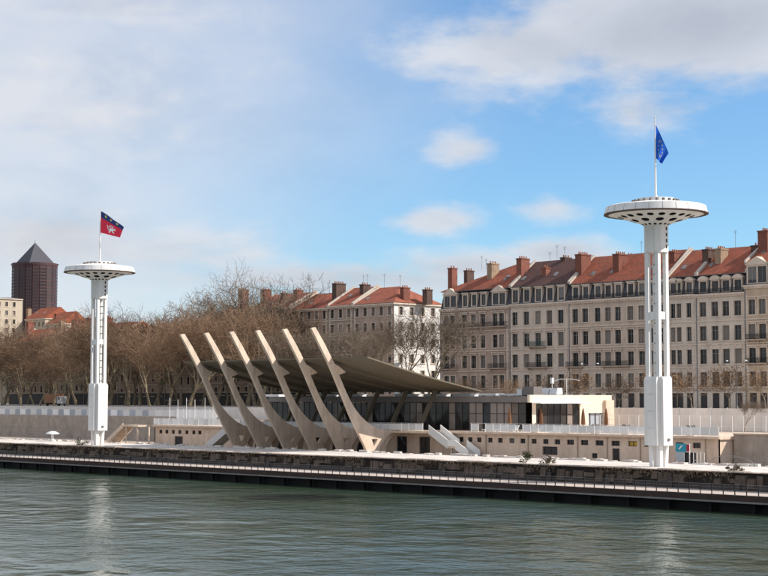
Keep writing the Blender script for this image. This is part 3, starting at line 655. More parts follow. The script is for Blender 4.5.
def tower_proto(label, x):
    t = thing('light_tower', label, 'tower', (x, 153.5, DECK), 0, 'white disc towers by the pool')
    z = lambda a: a - DECK
    # four slender corner piers with a chamfered section
    for sx, sy in ((-1, -1), (1, -1), (1, 1), (-1, 1)):
        k = MB(); k.hexa([(sx * c_ + dx * .25, sy * c2 + dy * .25, zz) for zz in (z(13.9), z(29.6)) for c_, c2 in (((.75), (.75)),) for dx, dy in ((-1, -1), (1, -1), (1, 1), (-1, 1))]); build(k, 'pier', 'white', t)
    b = MB()                                                        # lower legs splay inward to the base
    for sx, sy in ((-1, -1), (1, -1), (1, 1), (-1, 1)):
        k = MB(); k.hexa([(sx * .52 + dx * .26, sy * .52 + dy * .26, 0) for dx, dy in ((-1, -1), (1, -1), (1, 1), (-1, 1))] + [(sx * .60 + dx * .26, sy * .60 + dy * .26, z(6.5)) for dx, dy in ((-1, -1), (1, -1), (1, 1), (-1, 1))]); build(k, 'leg', 'white', t)
    # cladding slabs round the foot
    for rz in range(4):
        k = MB(); w = .86
        k.prism_x([(-1.42, z(6.35)), (-1.0, z(6.35)), (-1.0, z(14.5)), (-1.28, z(14.5)), (-1.42, z(14.15))], -w, w)
        o = build(k, 'cladding', 'white', t); o.rotation_euler = (0, 0, rz * math.pi / 2)
    cbox('core', 'white', t, -.98, .98, -.98, .98, z(6.4), z(14.2))
    # solid head of the shaft
    k = MB(); oc = [(1.22, .76), (.76, 1.22), (-.76, 1.22), (-1.22, .76), (-1.22, -.76), (-.76, -1.22), (.76, -1.22), (1.22, -.76)]
    ring = lambda s, zz: [(p[0] * s, p[1] * s, zz) for p in oc]
    vs = ring(1, z(29.3)) + ring(1, z(32.2)) + ring(1.02, z(32.5)); fs = [tuple(range(8))[::-1], tuple(range(16, 24))]
    for j in (0, 8): fs += [(j + i, j + (i + 1) % 8, j + 8 + (i + 1) % 8, j + 8 + i) for i in range(8)]
    k.add(vs, fs); build(k, 'shaft_head', 'white', t)
    for i in range(4):
        cbox('slot', 'dark_hole', t, 1.2, 1.235, .28, .52, z(29.75) + i * .72, z(29.75) + i * .72 + .42)
    # tie plates and the ladder inside
    for zz, hh in ((z(21.3), .9),):
        k = MB(); k.box(-.6, .6, -.88, -.8, zz, zz + hh); k.box(.8, .88, -.6, .6, zz, zz + hh); k.box(-.6, .6, .8, .88, zz, zz + hh); k.box(-.88, -.8, -.6, .6, zz, zz + hh); build(k, 'tie_plate', 'white', t)
    k = MB()
    for yy in (-.25, .25): k.box(-.03, .03, yy - .03, yy + .03, z(14), z(29.4))
    for i in range(50): k.box(-.02, .02, -.22, .22, z(14.2) + i * .3, z(14.2) + i * .3 + .05)
    build(k, 'ladder', 'steel', t)
    k = MB()
    for i in range(12): k.box(-.55, .55, .1, .6, z(14.9) + i * 1.18, z(14.9) + i * 1.18 + .12); 
    build(k, 'platform', 'steel', t)
    # dish with round openings
    k = MB(); cone_cells(k, 1.28, z(32.45), 1.95, z(32.80), 16, .20, .3)
    cone_cells(k, 1.95, z(32.80), 3.55, z(33.30), 10, .50, .35, off=.3)
    cone_cells(k, 3.55, z(33.30), 4.85, z(33.70), 20, .42, .35, off=.1)
    cone_cells(k, 4.85, z(33.70), 5.75, z(33.88), 40, .0001, .0, off=0)
    d = build(k, 'dish', ['white', 'dark_hole'], t, smooth=False)
    k = MB(); k.lathe([(5.74, z(33.84)), (6.18, z(33.86)), (5.93, z(34.78)), (5.6, z(34.9)), (2.4, z(35.35)), (2.3, z(35.75)), (0.01, z(35.85))], 64); build(k, 'rim', 'white', t, smooth=30)
    k = MB(); k.lathe([(5.68, z(33.80)), (6.21, z(33.845)), (6.2, z(33.95)), (5.9, z(33.92))], 64); build(k, 'rim_dark_ring', 'chim_dark', t, smooth=30)  # dark ring along the lower edge of the rim
    k = MB()
    for i in range(24):
        a = 2 * math.pi * i / 24; ca_, sa_ = math.cos(a), math.sin(a); tx, ty = -sa_ * .014, ca_ * .014
        k.hexa([(6.17 * ca_ - tx, 6.17 * sa_ - ty, z(33.9)), (6.185 * ca_ - tx, 6.185 * sa_ - ty, z(33.9)), (6.185 * ca_ + tx, 6.185 * sa_ + ty, z(33.9)), (6.17 * ca_ + tx, 6.17 * sa_ + ty, z(33.9)),
                (5.93 * ca_ - tx, 5.93 * sa_ - ty, z(34.76)), (5.945 * ca_ - tx, 5.945 * sa_ - ty, z(34.76)), (5.945 * ca_ + tx, 5.945 * sa_ + ty, z(34.76)), (5.93 * ca_ + tx, 5.93 * sa_ + ty, z(34.76))])
    build(k, 'panel_joints', 'steel', t)
    for zz in (8.4, 10.4, 12.4): cbox('cladding_joint', 'steel', t, -1.425, 1.425, -.5, .5, z(zz), z(zz) + .025); cbox('cladding_joint', 'steel', t, -.5, .5, -1.425, 1.425, z(zz) + .001, z(zz) + .026)
    k = MB()
    for i in range(22):
        a = i / 22 * 6.283; k.box(2.7 * math.cos(a) - .14, 2.7 * math.cos(a) + .14, 2.7 * math.sin(a) - .14, 2.7 * math.sin(a) + .14, z(35.2), z(35.6))
    build(k, 'roof_lamps', 'fascia', t)
    k = MB(); k.tube((0, 0, z(35.7)), (0, 0, z(41)), .13, .10, 10); k.tube((0, 0, z(41)), (0, 0, z(45.6)), .10, .055, 10); k.lathe([(.0, 0), (.09, .05), (.09, .12), (0, .18)], 8, (0, 0, z(45.58))); k.lathe([(.32, 0), (.2, .5)], 10, (0, 0, z(35.7))); build(k, 'flagpole', 'white', t, smooth=40)
    k = MB(); k.box(1.42, 1.55, -.1, .25, z(6.9), z(7.2)); build(k, 'lamp', 'fascia', t)
    return t
t1 = tower_proto('white disc tower flying the blue flag with stars', -117.6)
t2 = copy_tree(t1); t2.location = (-238.75, 153.5, DECK); t2['label'] = 'white disc tower flying the red flag with a white lion'

def flag(name, label, x, ztop, h, lt, lb_, dt, db, mats, dirv, fold, pattern):
    """cloth fixed to a pole at (x, 153.5); s runs along the fly, v down the hoist; reach and sag of upper and lower edge"""
    t = thing(name, label, 'flag', (x, 153.5, ztop - h))
    dv = Vector(dirv).normalized(); nv = Vector((-dv.y, dv.x, 0))
    def P(s, v, off=0.0):
        d = dv * (.09 + (lt + (lb_ - lt) * v) * s + .10 * fold * math.sin(9 * s + 3 * v) * s) + nv * (fold * s ** .7 * math.sin(8.5 * s + 2.4 * v) + off)
        zz = h * (1 - v) - (dt + (db - dt) * v) * s ** 1.1 + .12 * fold * s * math.sin(7 * s + 1)
        return (d.x, d.y, zz)
    n, m_ = 26, 16; b = MB()
    vs = [P(i / n, k / m_) for i in range(n + 1) for k in range(m_ + 1)]
    for k in range(m_):
        for i in range(n):
            b.cur = pattern(k / m_)
            a = i * (m_ + 1) + k; b.add([vs[a], vs[a + 1], vs[a + m_ + 2], vs[a + m_ + 1]], [(0, 1, 2, 3)])
    cl = build(b, 'cloth', mats, t, smooth=60)
    return t, P, nv
def patch(P, t, name, m, polys):
    b = MB()
    for side in (-.03, .03):
        for poly in polys:
            tr = geometry.tessellate_polygon([[Vector((p[0], p[1], 0)) for p in poly]])
            b.add([P(p[0], p[1], side) for p in poly], [tuple(q) for q in tr])
    build(b, name, m, t)
# blue flag, hanging limp
t, P, nv = flag('blue_flag', 'limp blue flag with a ring of yellow stars on the tower', -117.6, 44.75, 4.1, 1.5, .75, 3.5, .75, ['euro'], (.78, .62, 0), .42, lambda v: 0)
for i in range(12):
    a = i / 12 * 6.283; cs, cv = .47 + .19 * math.sin(a), .5 - .29 * math.cos(a)
    pts = [(cs + (.036 if k % 2 == 0 else .015) * math.sin(k * math.pi / 5), cv - (.055 if k % 2 == 0 else .023) * math.cos(k * math.pi / 5)) for k in range(10)]
    patch(P, t, 'star', 'gold', [pts])
# red flag with blue chief and white lion
t, P, nv = flag('red_flag', 'red flag with blue top band and white lion on the tower', -238.75, 44.75, 3.85, 4.2, 3.7, 2.9, .95, ['chief', 'red'], (.80, .60, 0), .25, lambda v: 0 if v < .26 else 1)
lion = [[(.40, .52), (.46, .44), (.52, .42), (.56, .46), (.60, .44), (.60, .49), (.56, .53), (.58, .58), (.66, .52), (.69, .55), (.62, .63), (.58, .68), (.60, .76), (.66, .82), (.62, .86), (.55, .80), (.52, .73), (.47, .80), (.46, .89), (.40, .88), (.41, .80), (.44, .70), (.45, .62)],
        [(.43, .78), (.36, .72), (.33, .60), (.29, .52), (.34, .50), (.37, .58), (.39, .68), (.44, .73)], [(.60, .60), (.70, .62), (.70, .66), (.60, .66)]]
patch(P, t, 'lion', 'emblem', lion)
for i in range(3):
    c = .22 + i * .25
    patch(P, t, 'fleur', 'gold', [[(c, .05), (c + .025, .12), (c + .06, .10), (c + .03, .17), (c, .22), (c - .03, .17), (c - .06, .10), (c - .025, .12)]])

# ------------------------------------------------------------------ apartment buildings
wcache = {}
def window_meshes(w, h, style):
    k = (round(w, 2), round(h, 2), style)
    if k in wcache: return wcache[k]
    f = MB(); t = .08
    f.box(-w / 2, w / 2, 0, .07, 0, t); f.box(-w / 2, w / 2, 0, .07, h - t, h)
    for a in (-w / 2, w / 2 - t): f.box(a, a + t, 0.001, .069, t, h - t)
    f.box(-.045, .045, -.01, .068, t, h - t); f.box(-w / 2 + t, w / 2 - t, .002, .066, h * .68, h * .68 + .06)
    p = MB(); p.box(-w / 2 + .02, w / 2 - .02, .072, .09, .02, h - .02)
    s = MB(); q = .17
    s.box(-w / 2 - q, -w / 2 - .005, -.32, -.245, -.05, h + q); s.box(w / 2 + .005, w / 2 + q, -.32, -.245, -.05, h + q); s.box(-w / 2 - .005, w / 2 + .005, -.32, -.245, h + .005, h + q)
    s.box(-w / 2 - .25, w / 2 + .25, -.42, -.2, -.2, -.052)
    if style == 'hood': s.box(-w / 2 - .32, w / 2 + .32, -.62, -.25, h + .36, h + .54); s.box(-w / 2 - .2, -w / 2 - .02, -.5, -.321, h - .1, h + .358); s.box(w / 2 + .02, w / 2 + .2, -.5, -.321, h - .1, h + .358); s.box(-w / 2 - .1, w / 2 + .1, -.31, -.245, h + q + .002, h + .318)
    if style == 'arch':
        n = 8
        for i in range(n):
            a0, a1 = math.pi * i / n, math.pi * (i + 1) / n; r0, r1 = w / 2 + .05, w / 2 + .32
            s.hexa([(r * math.cos(a), y, h - .02 + .95 * r * math.sin(a)) for y in (-.38, -.246) for (r, a) in ((r0, a0), (r1, a0), (r1, a1), (r0, a1))])
        s.box(-w / 2, w / 2, -.29, -.245, h + .175, h + .4)
    wcache[k] = (f.mesh('window', 'frame_w'), p.mesh('pane', 'glass'), s.mesh('surround', 'trim'), p.mesh('shutter', 'shutter'))
    return wcache[k]
M['frame_w'] = mat('window_frame', (0.22, 0.20, 0.18), 0.7, 0.1, 1, rnd=0.5)
def place_window(root, x, y, z, w, h, style, rz=0, shut=0.12, rr=random, trimmat=None):
    f, p, s, sh_ = window_meshes(w, h, style)
    o = link('window', f, root, (x, y, z), (0, 0, rz))
    link('pane', p, o) if rr.random() > shut else link('shutter', sh_, o, (0, -.05, 0))
    link('surround', s, o)
    return o
def railing_mesh(w, d, h=.95, mt='black', bars=True):
    b = MB()
    for y0, y1, x0, x1 in ((-d, -d + .04, -w / 2, w / 2), (-d + .041, 0, -w / 2, -w / 2 + .04), (-d + .041, 0, w / 2 - .04, w / 2)):
        b.box(x0, x1, y0, y1, h - .06, h); b.box(x0, x1, y0, y1, .08, .13); b.box(x0, x1, y0, y1, h * .62, h * .62 + .03)
    n = max(2, int(w / .14))
    for i in range(n + 1):
        x = -w / 2 + w * i / n; b.box(x - .02, x + .02, -d + .008, -d + .032, .0, h - .06)
    return b.mesh('railing', mt)
bal_cache = {}
def balcony(root, x, z, w, d=.85, mt='black'):
    k = (round(w, 2), mt)
    if k not in bal_cache:
        s = MB(); s.box(-w / 2 - .05, w / 2 + .05, -d - .05, -.002, -.2, 0)
        for a in (-w / 2 + .2, w / 2 - .35): s.prism_x([(-d + .1, -.2), (-.002, -.2), (-.002, -.75)], a, a + .15)
        bal_cache[k] = (s.mesh('balcony', 'trim2'), railing_mesh(w, d, mt=mt))
    o = link('balcony', bal_cache[k][0], root, (x, 0, z)); link('railing', bal_cache[k][1], o)
dcache = {}
def dormer(root, x, z, w, h, style, y, trim='trim', nwin=1, wh=None):
    k = (round(w, 2), round(h, 2), style, trim, nwin)
    if k not in dcache:
        b = MB(); g = .24; ww = (w - g * (nwin + 1)) / nwin
        ops = [(g + i * (ww + g), g + i * (ww + g) + ww, .35, h - .3) for i in range(nwin)]
        facade(b, w, 0, h, ops, lambda u, d, zz: (u - w / 2, d, zz), .22)
        b.box(-w / 2, -w / 2 + .12, .001, 2.6, 0, h - .002); b.box(w / 2 - .12, w / 2, .001, 2.6, 0, h - .002)
        if style == 'rect': b.box(-w / 2 - .15, w / 2 + .15, -.18, 2.6, h, h + .2)
        elif style == 'pediment':
            b.box(-w / 2 - .2, w / 2 + .2, -.2, 2.6, h, h + .18)
            vs = [(-w / 2 - .2, -.2, h + .18), (w / 2 + .2, -.2, h + .18), (0, -.2, h + .18 + w * .30)]; b.add(vs + [(p[0], 3.2, p[2]) for p in vs], [(0, 1, 2), (5, 4, 3), (0, 2, 5, 3), (1, 4, 5, 2), (0, 3, 4, 1)])
        else:
            n = 10; pr = [((w / 2 + .16) * math.cos(math.pi * i / n), h + .65 * (w / 2 + .16) * math.sin(math.pi * i / n)) for i in range(n + 1)]
            b.add([(p[0], -.16, p[1]) for p in pr] + [(p[0], 2.6, p[1]) for p in pr], [tuple(range(n + 1)), tuple(range(n + 1, 2 * n + 2))[::-1]] + [(i, i + 1, n + 2 + i, n + 1 + i) for i in range(n)])
            b.box(-w / 2 - .17, w / 2 + .17, -.2, .3, h - .06, h + .06)
        f = MB(); hh = h - .65; ww2 = ww
        f.cur = 0; f.box(-ww2 / 2, ww2 / 2, .0, .06, 0, .08); f.box(-ww2 / 2, ww2 / 2, 0, .06, hh - .08, hh)
        for a in (-ww2 / 2, ww2 / 2 - .08, -.04): f.box(a, a + .08, .001, .059, .08, hh - .08)
        f.cur = 1; f.box(-ww2 / 2 + .02, ww2 / 2 - .02, .062, .08, .02, hh - .02)
        dcache[k] = (b.mesh('dormer', trim), f.mesh('window', ['frame_w', 'glass']), [(o[0] + o[1]) / 2 - w / 2 for o in ops])
    me, fm, xs = dcache[k]
    o = link('dormer', me, root, (x, y, z))
    for xx in xs: link('window', fm, o, (xx, .14, .35))
def chimney(parent, x, y, z0, z1, w, d, m, pots=3):
    b = MB(); b.box(x - w / 2, x + w / 2, y - d / 2, y + d / 2, z0, z1 - .25); b.box(x - w / 2 - .1, x + w / 2 + .1, y - d / 2 - .1, y + d / 2 + .1, z1 - .25, z1); 
    b2 = len(b.f); b.cur = 1
    for i in range(pots):
        yy = y - d / 2 + d * (i + .5) / pots; b.tube((x, yy, z1), (x, yy, z1 + .5), .16, .12, 8)
    build(b, 'chimney', [m, 'pot'], parent)

def apartment(label, X0, X1, Y, floors, cols, wallm, zc, roofm, zr_eave, zridge, depth=15.0, mansard=None, dorm=(), balc=(), chims=(), hip=(0, 0),
              style=None, ground=True, wh=2.7, ww=1.25, side_cols=None, shut=.17, fw=(True, True), seed=0, name='apartment_building', antennas=0, blind=(), zb=STREET, courses=True, endm=None, attic=False):
    rr = random.Random(seed); Wd = X1 - X0
    root = thing(name, label, 'building', (X0, Y, zb)); L = lambda z: z - zb
    us = [c - X0 for c in cols]; ops = []; wl = []
    for fi, zf in enumerate(floors):
        for ci, u in enumerate(us):
            h = wh
            ops.append((u - ww / 2, u + ww / 2, L(zf - h / 2), L(zf + h / 2))); wl.append((u, L(zf - h / 2), h, fi, ci))
    if ground:
        for i in range(len(us)):
            u = us[i]; ops.append((u - .75, u + .75, .14, 2.9))
    b = MB(); facade(b, Wd, 0, L(zc), ops, lambda u, d, z: (u, d, z), .28)
    sops = []
    if side_cols:
        for zf in floors:
            for v in side_cols: sops.append((v - ww / 2, v + ww / 2, L(zf - wh / 2), L(zf + wh / 2)))
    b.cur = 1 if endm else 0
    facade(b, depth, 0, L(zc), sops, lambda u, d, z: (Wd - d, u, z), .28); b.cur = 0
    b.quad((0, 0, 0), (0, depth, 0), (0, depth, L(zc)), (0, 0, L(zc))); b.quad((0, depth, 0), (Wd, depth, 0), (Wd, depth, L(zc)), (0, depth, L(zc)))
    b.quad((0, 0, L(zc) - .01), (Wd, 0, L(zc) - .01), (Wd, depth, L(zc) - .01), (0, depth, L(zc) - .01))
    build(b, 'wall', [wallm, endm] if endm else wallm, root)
    for (u, z, h, fi, ci) in wl:
        st = (style or {}).get(fi, 'plain'); place_window(root, u, .25, z, ww, h, st, 0, 1.0 if ci in blind else shut, rr)
    for (a, c, z0, z1) in sops:
        o = place_window(root, Wd - .25, (a + c) / 2, z0, c - a, z1 - z0, 'plain', math.pi / 2, shut, rr)
    if ground:
        dm = MB(); dm.box(-.74, .74, 0, .1, 0, 2.75); dme = dm.mesh('shop_door', 'frame_dark')
        for u in us: link('shop_door', dme, root, (u, .16, .145))
        if ground_shade and X1 < -255: cbox('ground_shade_panel', 'frame_dark', root, .3, Wd - .3, -.08, -.002, .14, 3.28)  # dark panel added along the ground floor, standing in for deep shade
        cbox('shop_band', 'trim2', root, .02, Wd - .02, -.14, -.002, 3.3, 3.65)
    # string courses and cornice
    if courses:
        for fi, zf in enumerate(floors[1:]):
            cbox('string_course', 'trim', root, .02, Wd - .02, -.16, -.002, L(zf + wh / 2 + .82), L(zf + wh / 2 + 1.02))
    k = MB(); k.box(0, Wd, -.5, -.002, L(zc) - .28, L(zc) + .05); k.box(0, Wd, -.28, -.003, L(zc) - .62, L(zc) - .282)
    n = int(Wd / .75)
    for i in range(n): u = .3 + i * (Wd - .6) / n; k.box(u, u + .2, -.44, -.281, L(zc) - .52, L(zc) - .283)
    if side_cols: k.box(Wd + .002, Wd + .4, -.5, depth, L(zc) - .28, L(zc) + .05)
    build(k, 'cornice', 'trim', root)
    for uu in (.3, Wd - .85):
        k = MB()
        for q in range(int((L(zc) - 5) / .62)): k.box(uu, uu + (.55 if q % 2 else .4), -.09, -.002, 4.0 + q * .62, 4.0 + q * .62 + .55)
        build(k, 'quoin', 'trim', root)
    cbox('downpipe', 'zinc', root, .12, .24, -.18, -.05, .2, L(zc) - .63)
    ye = .15
    if mansard:
        k = MB(); k.hexa([(0.02, .1, L(zc) + .051), (Wd - .02, .1, L(zc) + .051), (Wd - .02, depth, L(zc) + .051), (.02, depth, L(zc) + .051), (.02, 1.2, L(zr_eave)), (Wd - .02, 1.2, L(zr_eave)), (Wd - .02, depth - 1, L(zr_eave)), (.02, depth - 1, L(zr_eave))])
        build(k, 'mansard', mansard, root); ye = .55
        for (xc, w, h, st, nw) in dorm: dormer(root, xc - X0, L(zc) + .06, w, h, st, .16, 'trim', nw)
        k = MB(); k.box(0, Wd, ye - .25, ye + .1, L(zr_eave) - .12, L(zr_eave) + .02); build(k, 'gutter', 'zinc', root)
    # roof: two slopes, optional hips
    yr = depth * .52; h0, h1 = hip; k = MB(); e0, e1 = -.02 if not h0 else -.3, Wd + .02 if not h1 else Wd + .35
    ze, zr = L(zr_eave) + .02, L(zridge)
    A, B2, C, Dd = (e0, ye - .35, ze), (e1, ye - .35, ze), (e1, depth, ze), (e0, depth, ze); E1, E2 = (max(h0, e0) if h0 else e0, yr, zr), (Wd - h1 if h1 else e1, yr, zr)
    k.add([A, B2, C, Dd, E1, E2], [(0, 1, 5, 4), (2, 3, 4, 5), (1, 2, 5), (3, 0, 4), (3, 2, 1, 0)])
    rf = build(k, 'roof', roofm, root)
    for on, xx, hp in ((fw[0], .0, h0), (fw[1], Wd - .34, h1)):
        if on and not hp:
            k = MB(); k.prism_x([(ye - .45, ze - .1), (yr, zr - .1), (depth, ze - .1), (depth, ze + .42), (yr, zr + .42), (ye - .45, ze + .42)], xx, xx + .34); build(k, 'party_wall', 'fire', rf)
    sl = (zr - ze) / (yr - ye + .35)
    for (px, ytop, wpx, m, yy) in chims:
        p = on_y(px, ytop, Y + yy); w_ = 1.0; z1 = L(p[2]); zz = ze + sl * (yy - ye) if yy < yr else zr - sl * (yy - yr)
        chimney(rf, p[0] - X0, yy, ze - .3, z1, wpx[0], wpx[1], m, max(1, int(wpx[1] / .6)))
    if zridge - zr_eave > 3.9:
        for q in range(max(1, int(Wd / 7))):
            u = min(Wd - 2, max(h0 + 1, 2 + q * 7 + rr.uniform(-1, 2))); yy = ye + rr.uniform(1.6, 3.6); za = ze + sl * (yy - ye + .35); zb2 = za + sl * 1.0
            if u > Wd - 1 - h1: continue
            k = MB(); k.hexa([(u, yy, za - .05), (u + .8, yy, za - .05), (u + .8, yy + 1, zb2 - .05), (u, yy + 1, zb2 - .05), (u, yy, za + .12), (u + .8, yy, za + .12), (u + .8, yy + 1, zb2 + .12), (u, yy + 1, zb2 + .12)]); build(k, 'skylight', 'zinc', rf)
    for i in range(antennas):
        x = rr.uniform(1, Wd - 1); z0 = zr - .5; hh = rr.uniform(2.2, 3.8)
        k = MB(); k.tube((x, yr, z0), (x, yr, z0 + hh), .035, n=5)
        for j in range(3): k.tube((x - .5 + .1 * j, yr, z0 + hh - .25 * j), (x + .5 - .1 * j, yr, z0 + hh - .25 * j), .025, n=4)
        build(k, 'aerial', 'zinc', rf)
    if attic: o = link('attic_railing', railing_mesh(Wd - .3, .3, .9), root, (Wd / 2, -.12, L(zc) + .05))
    for (xc, fi, w, mt) in balc: balcony(root, xc - X0, L(floors[fi] - wh / 2) - .02, w, mt=mt)
    return root

YF = 244.0; ground_shade = True
fx = lambda *p: [xat(q, YF) for q in p]
FL = [28.3, 23.85, 19.6, 15.4]
bnd = fx(440.5, 510, 569.3, 668, 697, 748)
ca = fx(446.8, 453, 464.8, 473.9, 483.3, 495.5, 502)
apartment('pinkish grey apartment building with two pedimented dormers and a full length balcony', bnd[0], bnd[1], YF, FL, ca, 'w_a', 31.1, 'tile', 34.9, 40.4, mansard='slate',
          dorm=[((ca[0] + ca[1]) / 2, 4.0, 3.0, 'pediment', 2)] + [(c, 1.75, 3.0, 'rect', 1) for c in ca[2:5]] + [((ca[5] + ca[6]) / 2, 4.0, 3.0, 'pediment', 2)],
          balc=[((bnd[0] + bnd[1]) / 2, 0, bnd[1] - bnd[0] - 1, 'black'), ((ca[0] + ca[1]) / 2, 2, 4.6, 'black'), ((ca[5] + ca[6]) / 2, 2, 4.6, 'black')],
          chims=[(452.5, 268, (1.3, 1.6), 'brick', 3.5), (469, 270.5, (1.0, 2.2), 'chim_dark', 8.5), (493, 263.5, (1.4, 2.3), 'chim_beige', 4.5), (523, 258.5, (1.4, 2.6), 'brick', 4.5)], hip=(15, 0), style={0: 'hood', 1: 'plain', 2: 'hood'}, seed=1, antennas=2, ww=1.45)
cb = fx(515.3, 526.8, 538.5, 550, 561.4)
apartment('greige apartment building with dark roof, five square dormers and a green balcony', bnd[1] + .02, bnd[2], YF, FL, cb, 'w_b', 31.25, 'tile_dark', 34.9, 40.6, mansard='slate',
          dorm=[(c, 1.95, 3.2, 'rect', 1) for c in cb], balc=[(cb[2], 1, 4.2, 'green_iron'), (cb[2], 2, 5.2, 'black')],
          chims=[(546, 267.5, (1.2, 1.4), 'brick', 3.6), (566, 257.5, (1.2, 2.2), 'chim_dark', 8.5), (583, 254.5, (1.6, 3.0), 'brick', 4.2)], style={1: 'hood', 2: 'plain'}, seed=2, antennas=3, ww=1.55)
cc = fx(576, 586, 598.4, 608.6, 618.7, 631.2, 642.4, 652.5, 662)
apartment('sand coloured apartment building with red roof behind the tower of the blue flag', bnd[2] + .02, bnd[3], YF, FL, cc, 'w_c', 31.3, 'tile', 34.7, 40.6, mansard='slate2',
          dorm=[(c, 1.8, 2.9, 'rect', 1) for i, c in enumerate(cc)], balc=[((bnd[2] + bnd[3]) / 2, 2, 6.5, 'black'), (cc[0], 2, 4.0, 'black')],
          chims=[(620.4, 254.2, (1.5, 3.0), 'brick', 4.2), (630, 255.5, (1.0, 1.6), 'chim_dark', 8.2), (675, 252, (1.2, 2.0), 'brick', 5.0)], style={1: 'hood', 2: 'hood'}, blind=(3,), seed=3, attic=True, antennas=2, ww=1.5)
cd = fx(674, 680, 690)
apartment('narrow pale apartment building with three round topped dormers', bnd[3] + .02, bnd[4], YF, FL, cd, 'w_d', 31.2, 'tile', 34.7, 40.3, mansard='slate2',
          dorm=[(c, 1.75, 2.6, 'arch', 1) for c in cd[:1] + cd[2:]] + [(cd[1], 1.2, 2.6, 'arch', 1)], style={2: 'arch', 1: 'plain'}, seed=4, attic=True, antennas=0, ww=1.15, chims=[])
ce = fx(704, 716, 727, 739)
apartment('pale apartment building with four round topped dormers and arched third floor windows', bnd[4] + .02, bnd[5], YF, FL, ce, 'w_d', 31.1, 'tile', 34.7, 40.2, mansard='slate2',
          dorm=[(c, 1.95, 2.6, 'arch', 1) for c in ce], style={2: 'arch', 1: 'plain'}, balc=[((ce[0] + ce[3]) / 2, 0, 10.0, 'black')][:0], seed=5, attic=True, antennas=1, ww=1.55,
          chims=[(709, 249.5, (1.4, 2.4), 'chim_dark', 4.6), (721.5, 248.8, (1.3, 2.4), 'chim_beige', 4.4), (757, 245.5, (1.6, 1.6), 'chim_dark', 6.5)])
cf = fx(755.5, 766, 777, 788)
apartment('ochre stone corner apartment building with a pedimented dormer and balconies', bnd[5] + .02, xat(800, YF), YF - .7, FL, cf, 'w_e', 32.2, 'tile', 36.3, 41.0, mansard='slate',
          dorm=[((cf[0] + cf[1]) / 2, 4.4, 3.6, 'pediment', 2), ((cf[2] + cf[3]) / 2, 4.4, 3.6, 'pediment', 2)], style={0: 'hood', 1: 'hood', 2: 'hood'}, seed=6, ww=1.5,
          balc=[(cf[0], 1, 1.9, 'black'), (cf[1], 1, 1.9, 'black'), (cf[0], 2, 1.9, 'black'), (cf[1], 2, 1.9, 'black')], chims=[(767, 231, (2.0, 3.0), 'brick', 5.0)])
# beyond the side street: white house and its neighbours
FL2 = [31.5, 28.0, 24.4, 20.8, 17.2, 13.8]
x2 = fx(394, 353, 328, 290, 250, 205)
def cols_between(a, b_, n): return [a + (b_ - a) * (i + .5) / n for i in range(n)]
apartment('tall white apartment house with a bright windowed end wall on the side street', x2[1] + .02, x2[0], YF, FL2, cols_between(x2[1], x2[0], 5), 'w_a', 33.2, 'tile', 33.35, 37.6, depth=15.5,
          side_cols=[2.15, 5.55, 8.9, 12.2], hip=(0, 6.5), ww=1.15, wh=1.9, seed=8, courses=False, chims=[(405, 287.5, (1.2, 2.0), 'brick', 4.5), (427.5, 289.5, (1.4, 1.8), 'chim_dark', 9.0), (365, 284.5, (1.3, 2.2), 'chim_dark', 5.5)], antennas=2, ground=False, endm='w_white')  # front takes a darker wall colour for shade, the sunlit end stays white
apartment('narrow taupe apartment house next to the tall white one', x2[2] + .02, x2[1], YF, FL2, cols_between(x2[2], x2[1], 3), 'w_g1', 33.3, 'tile', 33.4, 38.0, ww=1.15, wh=2.0, seed=9, chims=[(339, 283.5, (1.5, 3.0), 'chim_dark', 4.5)], antennas=2)
apartment('rose grey apartment house with a low red roof behind the trees', x2[3] + .02, x2[2], YF, FL2, cols_between(x2[3], x2[2], 5), 'w_g2', 33.0, 'tile', 33.1, 37.2, ww=1.15, wh=2.0, seed=10, chims=[(298.5, 290, (1.3, 2.0), 'brick', 4.5)], antennas=2)
apartment('taupe apartment house with two thick chimneys behind the trees', x2[4] + .02, x2[3], YF, FL2, cols_between(x2[4], x2[3], 5), 'w_g1', 33.6, 'tile', 33.7, 37.8, ww=1.15, wh=2.0, seed=11, chims=[(266, 289.5, (1.6, 2.2), 'brick', 4.2), (284, 293, (1.0, 1.5), 'chim_dark', 5)], antennas=1)
apartment('rose grey apartment house almost hidden by tall bare trees', x2[5] + .02, x2[4], YF, FL2[1:], cols_between(x2[5], x2[4], 6), 'w_g2', 31.0, 'tile', 31.1, 35.4, ww=1.15, wh=2.0, seed=12, chims=[(243.5, 289.5, (1.6, 2.2), 'brick', 4.2)])
xs3 = fx(205, 165, 118, 84, 50, 10)
for i, (lb, wm, zc_) in enumerate((('low taupe apartment house hidden behind the row of bare trees', 'w_g1', 26.5), ('brownish apartment house behind trees beside the red flag tower', 'w_g2', 27.5),
                                   ('red roofed apartment house with brick chimneys behind the red flag tower', 'w_g1', 29.0), ('cream fronted apartment house with orange roof seen through bare trees', 'w_far', 29.0),
                                   ('old brown apartment house with orange roof at the far end of the quay', 'w_g2', 28.5))):
    a, c = xs3[i + 1], xs3[i]
    apartment(lb, a + .02, c, YF, [zc_ - 2.2 - 3.9 * k for k in range(4)], cols_between(a, c, 6 + (i > 2)), wm, zc_, 'tile_far' if i > 1 else 'tile', zc_ + .1, zc_ + 4.2, ww=1.15, wh=2.0, seed=20 + i,
              chims=[[], [(108, 318, (1.5, 2.4), 'brick', 4.5)], [(91, 318, (1.6, 2.4), 'brick', 4.5), (106, 317, (1.4, 2.0), 'brick', 6.0)], [(76.5, 320, (1.6, 2.4), 'brick', 4.5), (62, 321, (1.3, 1.6), 'chim_beige', 5)], [(30, 322, (1.4, 2.0), 'brick', 5)]][i])
